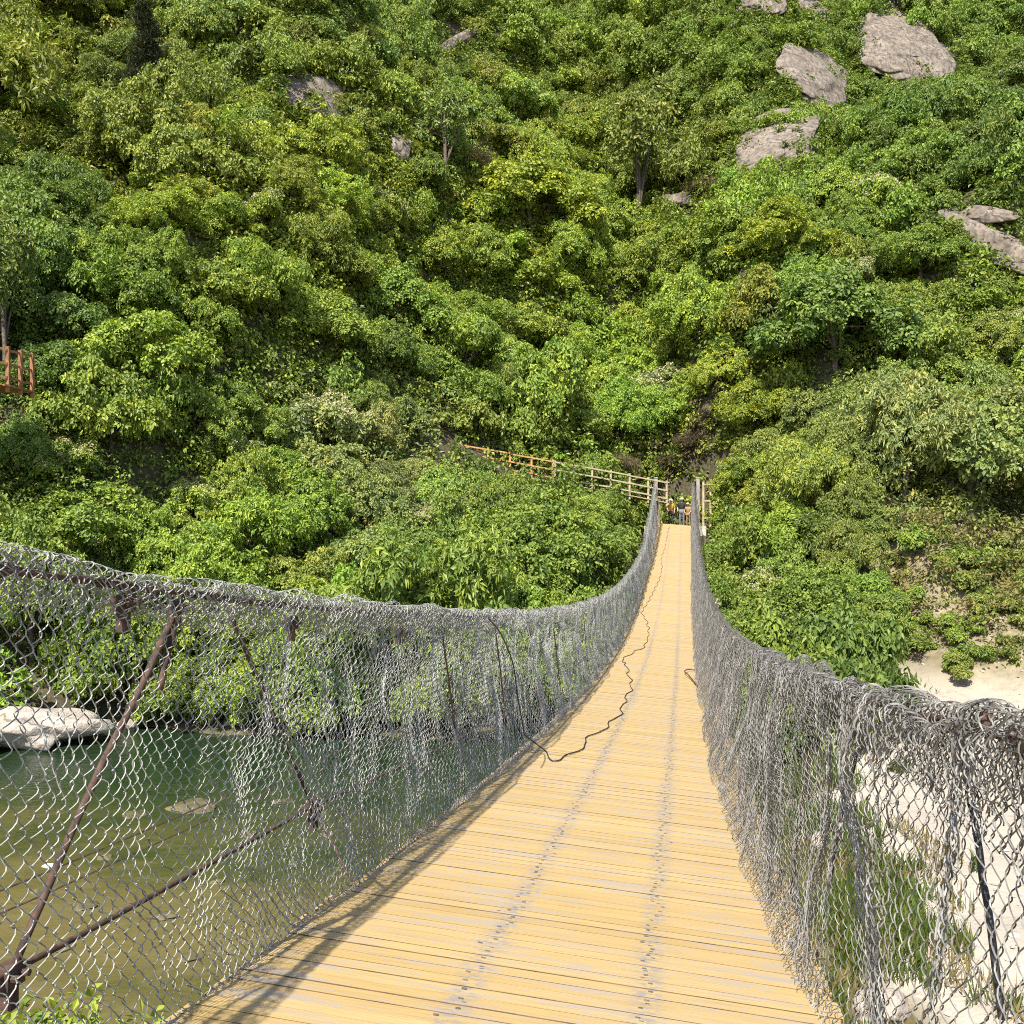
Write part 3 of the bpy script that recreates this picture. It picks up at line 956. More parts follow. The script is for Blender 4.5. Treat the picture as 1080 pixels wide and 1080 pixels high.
for w_ in (wp, wo):
    for q_ in np.linspace(0, len(w_) - 1, 14):
        b_ = np.array([np.interp(q_, range(len(w_)), w_[:, k]) for k in range(3)])
        bx_, by_ = 540 + b_[0] / b_[1] * FPX, 540 - b_[2] / b_[1] * FPX
        PROTECT.append((bx_ - 8, by_ - 25, bx_ + 8, by_ - 1, b_[1] - 0.1))
PROTECT += [(0, 362, 20, 400, 36), (698, 492, 748, 560, 63), (676, 520, 700, 640, 62)]


def person(loc, height, rz, shirt, trousers, hat, label, lean=0.0, arm=0.2, bag=None):
    """one skinned figure with clothing and hat as children"""
    root = empty("person", loc, rz, label, "person")
    k = height / 1.70
    J = {'pel': (0, 0, .95), 'chest': (0, -lean * .5, 1.28), 'neck': (0, -lean, 1.47), 'head': (0, -lean * 1.2, 1.60), 'top': (0, -lean * 1.2, 1.68),
         'shl': (.19, -lean, 1.41), 'ell': (.25, -lean - .02, 1.14), 'hal': (.22, -lean - arm, 0.92), 'fl': (.21, -lean - arm - .05, .84),
         'shr': (-.19, -lean, 1.41), 'elr': (-.26, -lean - .02, 1.14), 'har': (-.2, -lean - arm * 1.2, 0.95), 'fr': (-.18, -lean - arm * 1.2 - .06, .88),
         'hil': (.10, 0, .90), 'knl': (.11, -.03, .50), 'anl': (.11, .02, .09), 'tol': (.12, -.15, .03),
         'hir': (-.10, 0, .90), 'knr': (-.11, -.05, .50), 'anr': (-.12, .0, .09), 'tor': (-.13, -.16, .03)}
    rad = {'pel': .145, 'chest': .15, 'neck': .055, 'head': .095, 'top': .07, 'shl': .065, 'ell': .045, 'hal': .033, 'fl': .03, 'shr': .065, 'elr': .045, 'har': .033, 'fr': .03,
           'hil': .09, 'knl': .062, 'anl': .042, 'tol': .035, 'hir': .09, 'knr': .062, 'anr': .042, 'tor': .035}
    E = [('pel', 'chest'), ('chest', 'neck'), ('neck', 'head'), ('head', 'top'), ('chest', 'shl'), ('shl', 'ell'), ('ell', 'hal'), ('hal', 'fl'), ('chest', 'shr'), ('shr', 'elr'), ('elr', 'har'), ('har', 'fr'),
         ('pel', 'hil'), ('hil', 'knl'), ('knl', 'anl'), ('anl', 'tol'), ('pel', 'hir'), ('hir', 'knr'), ('knr', 'anr'), ('anr', 'tor')]

    def skin(name, keys, edges, grow, mat, rootkey):
        ks = list(keys)
        me = bpy.data.meshes.new(name)
        me.from_pydata([tuple(c * k for c in J[q]) for q in ks], [(ks.index(a), ks.index(b)) for a, b in edges], [])
        o = bpy.data.objects.new(name, me); C.objects.link(o)
        o.modifiers.new("skin", 'SKIN'); sb = o.modifiers.new("sub", 'SUBSURF'); sb.levels = sb.render_levels = 1
        for i, q in enumerate(ks):
            r = (rad[q] + grow) * k
            me.skin_vertices[0].data[i].radius = (r, r * 0.85)
            me.skin_vertices[0].data[i].use_root = (q == rootkey)
        dg = bpy.context.evaluated_depsgraph_get(); dg.update()
        nm = bpy.data.meshes.new_from_object(o.evaluated_get(dg))
        o.modifiers.clear(); o.data = nm; bpy.data.meshes.remove(me)
        nm.materials.clear(); nm.materials.append(mat)
        for p in nm.polygons: p.use_smooth = True
        o.parent = root
        return o
    skinm = two_tone("skin_tone", (0.42, 0.26, 0.18), (0.48, 0.31, 0.22), 8, 0.6)
    skin("body", J.keys(), E, 0, skinm, 'pel')
    top = ['pel', 'chest', 'neck', 'shl', 'ell', 'shr', 'elr']
    J2 = dict(J); J['neck'] = (J['neck'][0], J['neck'][1], J['neck'][2] - .05)
    skin("shirt", top, [e for e in E if e[0] in top and e[1] in top], 0.022, shirt, 'pel')
    J['neck'] = J2['neck']
    low = ['pel', 'hil', 'knl', 'anl', 'hir', 'knr', 'anr']
    skin("trousers", low, [e for e in E if e[0] in low and e[1] in low], 0.016, trousers, 'pel')
    hd = np.array(J['top']) * k
    a = Acc()
    ang = np.linspace(0, 2 * np.pi, 16, endpoint=False)
    rings = [(0.17, -0.02), (0.165, -0.005), (0.115, 0.0), (0.108, 0.06), (0.07, 0.10), (0.01, 0.11)]
    V = np.array([[hd[0] + r * k * np.cos(t), hd[1] + r * k * np.sin(t) * 1.1, hd[2] - .02 * k + h * k] for r, h in rings for t in ang])
    F = [[i * 16 + j, i * 16 + (j + 1) % 16, (i + 1) * 16 + (j + 1) % 16, (i + 1) * 16 + j] for i in range(len(rings) - 1) for j in range(16)]
    a.add(V, F)
    h = link("hat", a.mesh("hat", (hat,), True), root)
    for sx in (-1, 1):
        e = link("shoe", rock_mesh("shoe", (0.05 * k, 0.13 * k, 0.045 * k), 5, M_black, 0.05, 2), root)
        e.location = (sx * .12 * k, -.07 * k, .045 * k)
    if bag is not None:
        me = rock_mesh("backpack", (0.17 * k, 0.10 * k, 0.24 * k), 9, bag, 0.08, 3)
        b = link("backpack", me, root); b.location = (0, (-lean * .5 + .2) * k, 1.2 * k)
    return root


def cloth(name, c): return two_tone(name, tuple(x * .85 for x in c), c, 14, 0.85)


zL = zE - 0.18
person(BP(S_END + 0.9, -0.78, zL), 1.66, -YAW + 0.3, cloth("yellow_cloth", (0.42, 0.28, 0.05)), cloth("dark_cloth", (0.03, 0.03, 0.035)), cloth("white_cloth", (0.5, 0.47, 0.42)),
       "person in mustard yellow top, dark trousers and pale sun hat at the bridge end", 0.03, 0.12)
person(BP(S_END + 1.55, -0.08, zL), 1.74, -YAW - 0.2, cloth("black_cloth", (0.02, 0.02, 0.022)), cloth("grey_cloth", (0.16, 0.16, 0.19)), cloth("cream_cloth", (0.42, 0.36, 0.3)),
       "person in black top and grey trousers between the two others", 0.02, 0.25, cloth("pack_cloth", (0.05, 0.04, 0.04)))
person(BP(S_END + 0.75, 0.33, zL), 1.42, -YAW - 0.5, cloth("tan_cloth", (0.34, 0.24, 0.10)), cloth("brown_cloth", (0.26, 0.17, 0.07)), cloth("straw", (0.42, 0.33, 0.2)),
       "short person in tan jacket and brown trousers beside the right post", 0.10, 0.2)

# ------------------------------------------------------------------ trees
def leaves(Cn, D, Nn, L, W, fold=0.12):
    D = D / (np.linalg.norm(D, axis=1, keepdims=True) + 1e-9)
    side = np.cross(D, Nn); side /= np.linalg.norm(side, axis=1, keepdims=True) + 1e-9
    n = np.cross(side, D)
    L = np.asarray(L)[:, None]; W = np.asarray(W)[:, None]
    V = np.stack([Cn - D * L * .5, Cn + side * W * .5 + n * W * fold - D * L * .05, Cn + D * L * .5 - n * L * .1, Cn - side * W * .5 + n * W * fold - D * L * .05], 1)
    F = np.arange(len(Cn) * 4).reshape(-1, 4)
    return V.reshape(-1, 3), F


def clump_leaves(g, cen, axis, rad, per, leaf_l, leaf_w, flat=0.5, tone_c=None, droop=0.25, jit=0.5):
    """cen (n,3) clump centres -> leaves"""
    n = len(cen)
    axis = axis / (np.linalg.norm(axis, axis=1, keepdims=True) + 1e-9)
    q = g.normal(size=(n, per, 3)); q /= np.linalg.norm(q, axis=2, keepdims=True)
    q *= g.uniform(0.15, 1, (n, per, 1)) ** 0.5
    h = (q * axis[:, None]).sum(2, keepdims=True)
    q = q - axis[:, None] * h * (1 - flat)
    # domed pad
    rr = np.linalg.norm(q - axis[:, None] * (q * axis[:, None]).sum(2, keepdims=True), axis=2, keepdims=True)
    q = q - axis[:, None] * (rr ** 2) * 0.35
    P = cen[:, None] + q * rad[:, None, None]
    out = q + 0.35 * g.normal(size=q.shape)
    D = out - np.array([0, 0, droop])
    Nn = axis[:, None] + 0.35 * q + jit * g.normal(size=q.shape)
    leaf_l = np.reshape(leaf_l, (-1, 1)); leaf_w = np.reshape(leaf_w, (-1, 1))
    Ls = leaf_l * g.uniform(0.65, 1.25, (n, per)); Ws = leaf_w * g.uniform(0.7, 1.25, (n, per))
    V, F = leaves(P.reshape(-1, 3), D.reshape(-1, 3), Nn.reshape(-1, 3), Ls.ravel(), Ws.ravel())
    tc = g.uniform(0, 1, n) if tone_c is None else tone_c
    T = np.clip(0.5 + (tc[:, None] - .5) * 0.8 + g.normal(size=(n, per)) * 0.2, 0, 1).ravel()
    return V, F, T


def crown(seed, rx, rz, h0, nl, ncl, per, leaf_l, leaf_w, rc, flat=0.5, cone=False, droop=0.25, flowers=0, skirt=-0.6, jit=0.5):
    g = np.random.default_rng(seed)
    lob_c = []; lob_r = []
    for i in range(nl):
        if cone:
            t = i / (nl - 1); r = rx * (1 - t) * 0.9 + 0.25
            a = g.uniform(0, 6.28)
            lob_c.append([math.cos(a) * r * .25, math.sin(a) * r * .25, h0 - rz + 2 * rz * t * 0.95]); lob_r.append([r * .85, r * .85, rz * 1.4 / nl + .35])
        else:
            d = g.normal(size=3); d /= np.linalg.norm(d); d[2] = abs(d[2]) * 1.2 - 0.5
            f = g.uniform(0.35, 0.95) if i else 0.0
            c = d * np.array([rx, rx, rz]) * f
            r = g.uniform(0.20, 0.44) * (1.35 if i == 0 else 1)
            lob_c.append([c[0], c[1], c[2] + h0]); lob_r.append([rx * r, rx * r, rz * r * g.uniform(0.75, 1.05)])
    lob_c = np.array(lob_c); lob_r = np.array(lob_r)
    n_each = ncl // nl
    CE = []; AX = []
    for i in range(nl):
        n = g.normal(size=(n_each * 3, 3)); n /= np.linalg.norm(n, axis=1, keepdims=True)
        n = n[(n[:, 2] > skirt) | (g.random(len(n)) < 0.25)][:n_each]
        p = lob_c[i] + n * lob_r[i] * g.uniform(0.6, 1.08, (len(n), 1)) * (1 + 0.35 * (g.random((len(n), 1)) < 0.16))
        keep = np.ones(len(p), bool)
        for j in range(nl):
            if j != i:
                keep &= (((p - lob_c[j]) / lob_r[j]) ** 2).sum(1) > 0.45
        CE.append(p[keep]); AX.append((n * 0.75 + UP * 0.75 + g.normal(size=n.shape) * .2)[keep])
    CE = np.concatenate(CE); AX = np.concatenate(AX)
    rad = g.uniform(0.65, 1.3, len(CE)) * rc
    V, F, T = clump_leaves(g, CE, AX, rad, per, leaf_l, leaf_w, flat, None, droop, jit)
    # stray outer sprigs
    acc = Acc().add(V, F, T)
    fl = None
    if flowers:
        top = np.argsort(-(CE[:, 2] + AX[:, 2] * 1.5 + g.normal(size=len(CE)) * 1.0))[: int(len(CE) * flowers)]
        ax = AX[top] / np.linalg.norm(AX[top], axis=1, keepdims=True)
        fv, ff, ft = clump_leaves(g, CE[top] + ax * rad[top, None] * 0.42, AX[top], rad[top] * 0.75, max(per // 2, 14), leaf_l * .55, leaf_w * .7, 0.35)
        fl = (fv, ff, ft)
    return acc, fl, lob_c, lob_r


def limbs(seed, lob_c, hbase, r0, lean=0.2):
    g = np.random.default_rng(seed + 900)
    a = Acc()
    mid = lob_c.mean(0)
    topz = mid[2] + 0.3
    ph = g.uniform(0, 6.28)
    t = np.linspace(0, 1, 8)
    P = np.stack([mid[0] * t ** 1.5 + 0.12 * np.sin(t * 5 + ph) * t, mid[1] * t ** 1.5 + 0.12 * np.cos(t * 4 + ph) * t, -0.6 + (topz + .6) * t], 1)
    a.tube(P, r0 * (1 - 0.72 * t), 7)
    for c in lob_c[: 9]:
        i = g.integers(2, 6)
        st = P[i]
        q = np.linspace(0, 1, 6)[:, None]
        bend = np.array([0, 0, 0.25]) * np.sin(np.pi * q)
        a.tube(st + (c - st) * q + bend, r0 * (1 - 0.72 * t[i]) * 0.6 * (1 - 0.75 * q[:, 0]), 5)
    return a.mesh("trunk", (M_bark,), True)


KINDS = {}


def add_kind(key, n, **kw):
    vs = []
    for i in range(n):
        seed = kw.pop('seed', None) or (hash_id(key) + i * 17)
        par = {k: (v(i) if callable(v) else v) for k, v in kw.items()}
        r0 = par.pop('r0', 0.14); mat = par.pop('mat', M_leaf)
        acc, fl, lc, lr = crown(seed, **par)
        cm = acc.mesh("crown", (mat,))
        tm = limbs(seed, lc, 0, r0)
        fm = None
        if fl is not None:
            fm = Acc().add(*fl).mesh("blossom", (M_blossom,))
        V = np.concatenate(acc.V)
        vs.append(dict(leaf=np.concatenate(acc.V).reshape(-1, 4, 3), crown=cm, trunk=tm, blossom=fm, R=float(np.percentile(np.hypot(V[:, 0], V[:, 1]), 96)), H=float(np.percentile(V[:, 2], 99)), B=float(np.percentile(V[:, 2], 3))))
    KINDS[key] = vs


def hash_id(s): return sum(ord(c) * (i + 3) for i, c in enumerate(s)) % 5000


add_kind('broad', 4, rx=2.9, rz=2.3, h0=1.9, nl=20, ncl=720, per=36, leaf_l=0.185, leaf_w=0.12, rc=0.36, flat=0.42)
add_kind('feather', 4, rx=2.8, rz=2.2, h0=1.9, nl=18, ncl=640, per=44, leaf_l=0.21, leaf_w=0.075, rc=0.40, flat=0.35, droop=0.15)
add_kind('fine', 4, rx=2.7, rz=2.3, h0=1.9, nl=22, ncl=820, per=40, leaf_l=0.145, leaf_w=0.09, rc=0.31, flat=0.45)
add_kind('flower', 3, rx=2.4, rz=1.8, h0=1.6, nl=14, ncl=460, per=40, leaf_l=0.18, leaf_w=0.11, rc=0.36, flat=0.5, flowers=0.4)
add_kind('cypress', 2, rx=1.15, rz=2.9, h0=3.3, nl=9, ncl=330, per=46, leaf_l=0.26, leaf_w=0.05, rc=0.34, flat=0.9, cone=True, droop=-0.5)
add_kind('airy', 3, rx=1.9, rz=3.0, h0=4.2, nl=9, ncl=130, per=40, leaf_l=0.22, leaf_w=0.10, rc=0.42, flat=0.6, skirt=-1)
add_kind('shrub', 3, rx=1.3, rz=0.9, h0=0.8, nl=6, ncl=130, per=44, leaf_l=0.19, leaf_w=0.10, rc=0.32, flat=0.6, r0=0.05)
add_kind('dead', 1, rx=1.6, rz=1.6, h0=1.9, nl=7, ncl=110, per=30, leaf_l=0.22, leaf_w=0.03, rc=0.5, flat=0.9, skirt=-1, mat=M_dryleaf, r0=0.09)

NAME = {'broad': 'broadleaf_tree', 'feather': 'feathery_tree', 'fine': 'fine_leaved_tree', 'flower': 'flowering_tree', 'cypress': 'cypress_tree', 'airy': 'slender_tree', 'shrub': 'shrub', 'dead': 'withered_shrub'}
CAT = {'shrub': 'shrub', 'dead': 'shrub'}


def plant(kind, base, scale, color, rz, var, label, group=None, zs=1.0):
    v = KINDS[kind][var % len(KINDS[kind])]
    root = empty(NAME[kind], base, rz, label, CAT.get(kind, 'tree'), group)
    root.scale = (scale, scale, scale * zs)
    for nm in ('crown', 'trunk', 'blossom'):
        if v[nm] is None: continue
        o = bpy.data.objects.new(nm, v[nm]); C.objects.link(o); o.parent = root
        o.color = (*color, 1)
    return root


CB = 1.9
YG = np.array([0.146, 0.172, 0.022]); MID = np.array([0.106, 0.145, 0.025]); DARK = np.array([0.074, 0.110, 0.023])
BLUE = np.array([0.108, 0.144, 0.038]); PALE = np.array([0.142, 0.164, 0.056]); LIME = np.array([0.132, 0.178, 0.025]); OLIVE = np.array([0.112, 0.130, 0.029])
YG, MID, DARK, BLUE, PALE, LIME, OLIVE = (c * CB for c in (YG, MID, DARK, BLUE, PALE, LIME, OLIVE))
FIELD = [(320, 180, 150, YG), (560, 190, 130, YG), (140, 60, 110, OLIVE), (60, 60, 60, YG), (240, 15, 110, BLUE), (600, 60, 120, MID), (700, 140, 70, OLIVE), (830, 240, 100, LIME),
         (1000, 140, 110, DARK), (900, 130, 80, MID), (880, 330, 100, DARK), (980, 330, 110, LIME), (620, 320, 110, LIME), (400, 330, 120, MID), (60, 320, 80, DARK), (200, 330, 90, LIME),
         (200, 440, 80, MID), (270, 560, 80, LIME), (80, 560, 100, MID), (400, 480, 90, PALE), (560, 580, 110, MID), (800, 450, 80, YG), (950, 450, 110, PALE), (850, 600, 100, MID),
         (1010, 560, 90, OLIVE), (1000, 30, 100, MID), (480, 400, 80, MID), (760, 60, 90, MID), (420, 60, 90, BLUE)]


FIELD_C = np.array([f[3] for f in FIELD])


def field(px, py, g):
    w = np.array([math.exp(-((px - a) ** 2 + (py - b) ** 2) / (2 * (r * .7) ** 2)) for a, b, r, _ in FIELD]) + 1e-6
    p = w / w.sum()
    mean = (p[:, None] * FIELD_C).sum(0)
    return (0.6 * mean + 0.4 * FIELD_C[g.choice(len(w), p=p)]) * np.exp(g.normal(size=3) * 0.04) * math.exp(g.normal() * 0.13)


def proj(p):
    return 540 + p[0] / p[1] * FPX, 540 - p[2] / p[1] * FPX


LIT = [p for w in (wp, wo) for p in np.vstack([w, (w[1:] + w[:-1]) / 2])] + [BP(S_END + 1, l, zE + .6) for l in (-.8, 0)] + [BP(q, -1.0, deck_z(q)) for q in (50, 56, 60)] + [wl[2], wl[3]]
PLACED = []     # x, y, radius


def allowed(base, Rr, H, B):
    """False if the crown would stand in the bridge or hide something that the photograph shows"""
    s_, l_ = base @ U, base @ R
    if -3 < s_ < S_END + 3.5 and LAT_L - Rr * 1.2 - .4 < l_ < LAT_R + Rr * 1.2 + .5:
        if s_ > S_END or base[2] + H > deck_z(s_) - 0.4: return False
    for P_ in LIT:
        d = base[:2] - P_[:2]
        hs = sun_to[:2]; t = d @ hs / (hs @ hs)
        if t > 0.5 and np.linalg.norm(d - t * hs) < Rr * .9 and base[2] + H > P_[2] + t * sun_to[2]: return False
    Z = base[1]
    cx, ty = proj(base + UP * H); _, by = proj(base + UP * B)
    w = Rr / Z * FPX * 0.8
    for (x0, y0, x1, y1, Zo) in PROTECT:
        if Z - 0.55 * Rr < Zo and cx - w < x1 and cx + w > x0 and ty + 2 < y1 and by > y0: return False
    return True


# trees that stand out in the photograph: crown centre px, crown width px, kind, colour, label
SPECIAL = [
    (270, 560, 150, 'feather', LIME * 1.15, "bright lime-green tree standing above the left net by the river", 1.1),
    (150, 360, 150, 'broad', LIME, "big rounded light green tree right of the rust-brown railing", 1.0),
    (350, 445, 120, 'flower', PALE, "pale grey-green flowering tree left of the orange railing", 1.0),
    (692, 412, 105, 'flower', PALE * 0.95, "cream flowering tree on the slope straight above the bridge end", 1.0),
    (440, 548, 62, 'flower', PALE, "small cream flowering bush below the orange railing", 1.0),
    (560, 575, 190, 'fine', MID * 0.95, "wide dark green tree between the railing and the sagging net", 1.0),
    (470, 590, 120, 'broad', DARK * 1.1, "dark green rounded tree left of the wide tree under the railing", 1.0),
    (880, 330, 170, 'broad', DARK * 1.1, "large dark green dome-shaped tree on the right slope", 0.9),
    (905, 292, 60, 'flower', PALE, "small tree with cream blossom above the large dark dome tree", 1.0),
    (955, 440, 95, 'flower', PALE, "cream flowering bush below the large dark dome tree", 0.9),
    (850, 640, 150, 'fine', MID * 0.9, "dense dark green tree just over the right net", 1.0),
    (815, 560, 120, 'feather', LIME, "light green feathery tree right of the bridge end posts", 1.0),
    (152, 78, 52, 'cypress', np.array([0.038, 0.045, 0.016]), "dark narrow cypress-like tree high on the upper left slope", 0.95),
    (672, 130, 78, 'airy', OLIVE, "tall sparse olive tree rising in the upper middle", 1.1),
    (245, 22, 130, 'fine', BLUE * 1.15, "silvery green tree at the top edge, left of middle", 1.0),
    (470, 120, 70, 'airy', BLUE, "slender pale tree beside the small grey stone in the upper middle", 1.0),
    (497, 165, 52, 'dead', np.array([0.12, 0.085, 0.045]), "withered brown shrub among yellow-green trees", 1.0),
    (745, 195, 60, 'dead', np.array([0.14, 0.10, 0.055]), "dry brown scrub beside the lone small boulder", 0.7),
    (820, 240, 120, 'feather', YG * 1.05, "spreading yellow-green tree right of the lone boulder", 0.8),
    (560, 205, 150, 'broad', YG, "broad yellow-green tree in the middle of the slope", 0.8),
    (60, 340, 110, 'broad', DARK, "dark tree overhanging the rust-brown railing at the left", 1.1),
    (20, 470, 110, 'fine', DARK * 1.2, "dark fine-leaved tree below the rust-brown railing", 1.0),
    (90, 545, 170, 'broad', MID * 1.1, "broad mid-green tree over the left end of the net", 0.8),
    (610, 620, 60, 'shrub', LIME, "small bright bush low against the dark trees by the net", 1.0),
    (704, 492, 40, 'dead', np.array([0.15, 0.11, 0.06]), "dry brown brush just above the bridge end", 0.8),
    (728, 486, 36, 'dead', np.array([0.09, 0.07, 0.045]), "dark withered brush above the right bridge post", 0.9),
    (655, 488, 44, 'dead', np.array([0.15, 0.12, 0.07]), "dry tan brush behind the pale railing", 0.8),
    (800, 430, 90, 'feather', YG * 0.9, "yellowish feathery tree above the right bridge post", 1.0),
]
gT = np.random.default_rng(5)
n_tree = 0
for i, (px, py, wd, kind, col, lab, zs) in enumerate(SPECIAL):
    v = KINDS[kind][i % len(KINDS[kind])]
    mid = (v['H'] + v['B']) / 2
    Z = None
    # base so that the crown centre comes to (px,py)
    best = None
    for Zc in np.linspace(30, 190, 640):
        sc = wd / 2 * Zc / FPX / v['R']
        p = PZ(px, py, Zc) - UP * mid * sc * zs
        gz = terrain(p[0], p[1])
        if p[2] <= gz:
            best = (p, sc, float(gz)); break
    p, sc, gz = best
    p[2] = gz
    s_, l_ = p @ U, p @ R
    if -3 < s_ < S_END + 3 and p[2] + v['H'] * sc * zs > deck_z(s_) - 0.4:      # keep the crown off the deck
        need = v['R'] * sc * 1.2 + 0.4
        if LAT_L - need < l_ < LAT_R + need:
            p = p + R * ((LAT_R + need - l_) if l_ > -0.5 else (LAT_L - need - l_)); p[2] = float(terrain(p[0], p[1]))
    plant(kind, p, sc, tuple(col), gT.uniform(0, 6.28), i, lab, None, zs)
    PLACED.append((p[0], p[1], v['R'] * sc * 0.9)); n_tree += 1

ZONES = [(lambda x, y: y < 130 and x < 400, "on the upper left slope"), (lambda x, y: y < 130 and x < 740, "high on the upper middle slope"), (lambda x, y: y < 180, "among the granite outcrops at upper right"),
         (lambda x, y: x < 260 and y < 350, "on the left slope above the brown railing"), (lambda x, y: x < 440 and y < 480, "on the slope left of the orange railing"),
         (lambda x, y: x < 760 and y < 330, "on the middle slope below the yellow-green belt"), (lambda x, y: x < 760 and y < 480, "on the slope above the walkway railings"),
         (lambda x, y: x < 700, "on the far river bank behind the left net"), (lambda x, y: y < 370, "on the right slope below the rock rib"), (lambda x, y: True, "on the right slope beside the bridge end")]
ADJ = {'broad': 'round-leaved', 'feather': 'feathery', 'fine': 'fine-leaved', 'flower': 'cream flowering', 'airy': 'slender sparse', 'shrub': 'low'}


def hue(c):
    r = c[0] / c[1]
    if c[1] < 0.098 * CB: return "dark green"
    if r > 0.80: return "yellow-green"
    if c[2] > 0.036 * CB: return "grey-green"
    return "light green" if c[1] > 0.145 * CB else "mid-green"


MAXT = 300
cells = {}
def near(x, y):
    i, j = int(x // 8), int(y // 8)
    for a in (-1, 0, 1):
        for b in (-1, 0, 1):
            yield from cells.get((i + a, j + b), ())
for q in PLACED: cells.setdefault((int(q[0] // 8), int(q[1] // 8)), []).append(q)
forest = []
for _ in range(90000):
    y = 33.5 + 135 * gT.random() ** 0.85
    x = (gT.uniform(-140, 1220) - 540) / FPX * y
    z = float(terrain(x, y))
    if z < WATER + 0.12: continue
    base = np.array([x, y, z])
    px, py = proj(base)
    if py < -80: continue
    if px > 930 and py > 530: continue            # dry scrub slope stays low
    if 738 < px < 775 and 320 < py < 385: continue  # bare earth
    if x > 2.5 and z < WATER + 1.2: continue
    kind = gT.choice(['broad', 'feather', 'fine', 'flower', 'airy'], p=[.36, .29, .25, .08, .02])
    sc = 0.6 + 0.8 * gT.random() ** 1.4
    vi = int(gT.integers(0, len(KINDS[kind]))); v = KINDS[kind][vi]
    Rr = v['R'] * sc
    zs_ = gT.uniform(0.8, 1.45)
    if any((x - a) ** 2 + (y - b) ** 2 < (0.43 * (Rr + r)) ** 2 for a, b, r in near(x, y)): continue
    ok = allowed(base, Rr, v['H'] * sc * zs_, v['B'] * sc)
    for f in (0.62, 0.62):
        if ok: break
        sc *= f; Rr *= f
        ok = allowed(base, Rr, v['H'] * sc * zs_, v['B'] * sc)
    if not ok: continue
    cells.setdefault((int(x // 8), int(y // 8)), []).append((x, y, Rr)); PLACED.append((x, y, Rr))
    forest.append((-Rr / y, base, kind, vi, sc, zs_))
forest.sort(key=lambda t: t[0])
WV, WT, WC = [], [], []
for k, (_, base, kind, vi, sc, zs) in enumerate(forest):
    v = KINDS[kind][vi]
    cpx, cpy = proj(base + UP * v['H'] * .55 * sc)
    inview = -40 < cpx < 1120 and -40 < cpy < 1000
    col = field(cpx, cpy, gT)
    rz = gT.uniform(0, 6.28)
    if inview and n_tree < MAXT:
        zone = next(t for f, t in ZONES if f(cpx, cpy))
        lab = f"{hue(col)} {ADJ[kind]} tree {zone}"
        plant(kind, base, sc, tuple(col), rz, vi, lab, lab.replace(" tree ", " trees "), zs)
        n_tree += 1
    else:
        L = v['leaf']
        L = L[gT.random(len(L)) < 0.17]
        cc = L.mean(1, keepdims=True)
        L = (L - cc) * 1.8 + cc
        c_, s_ = math.cos(rz), math.sin(rz)
        Q = np.stack([L[..., 0] * c_ - L[..., 1] * s_, L[..., 0] * s_ + L[..., 1] * c_, L[..., 2] * zs], -1) * sc + base
        WV.append(Q.reshape(-1, 3)); WT.append(np.clip(gT.normal(size=len(L)) * .25 + .5, 0, 1)); WC.append(np.tile(np.r_[col, 1], (len(L), 1)))
WV = np.concatenate(WV)
wme = raw_mesh("woodland", WV, np.arange(len(WV)).reshape(-1, 4), np.concatenate(WT), (M_woodleaf,))
ha = wme.attributes.new("hue", 'FLOAT_COLOR', 'FACE'); ha.data.foreach_set("color", np.concatenate(WC).astype(np.float32).ravel())
tag(link("woodland", wme), "mass of small distant tree crowns filling the upper hillside", "woodland", kind="stuff")
print("TREES", n_tree, "forest", len(forest), "wood faces", len(WV) // 4)

# shrubs on the dry right slope and along the banks
nsh = 0
for _ in range(4000):
    if nsh >= 95: break
    Z = gT.uniform(37, 64); px = gT.uniform(925, 1130)
    x = (px - 540) / FPX * Z; z = float(terrain(x, Z))
    base = np.array([x, Z, z]); bx, by = proj(base)
    if not (520 < by < 725) or (by > 690 and 940 < bx < 985) or z < WATER + 0.9: continue
    sc = (0.3 + 0.8 * gT.random() ** 1.5) * (1 if by < 650 else 0.8)
    if any((x - a) ** 2 + (Z - b) ** 2 < (0.5 * (1.3 * sc + r)) ** 2 for a, b, r in PLACED): continue
    col = (OLIVE if gT.random() < .6 else MID) * gT.uniform(0.85, 1.25)
    lab = "low " + ("olive" if col[0] / col[1] > .8 else "green") + " shrub on the dry slope at the right above the sand"
    plant('shrub', base, sc, tuple(col), gT.uniform(0, 6.28), int(gT.integers(0, 3)), lab, lab.replace("shrub", "shrubs"))
    PLACED.append((x, Z, 1.3 * sc)); nsh += 1
nsb = 0
for _ in range(900):
    if nsb >= 26: break
    y = gT.uniform(29.5, 47); x = gT.uniform(shore_right(y) - 2.2, min(shore_right(y) + 3.0, (905 - 540) / FPX * y))
    sc = gT.uniform(0.75, 1.35); base = np.array([x, y, float(terrain(x, y))])
    if any((x - a) ** 2 + (y - b) ** 2 < (1.0 * sc) ** 2 for a, b, r in PLACED): continue
    lab = "leafy waterside shrub at the far end of the grass strip, seen through the right net"
    plant('shrub', base, sc, tuple((MID if gT.random() < .6 else DARK) * gT.uniform(.8, 1.05)), gT.uniform(0, 6.28), int(gT.integers(0, 3)), lab, "waterside shrubs behind the right net", gT.uniform(1.1, 1.8))
    PLACED.append((x, y, 1.0 * sc)); nsb += 1
nso = 0
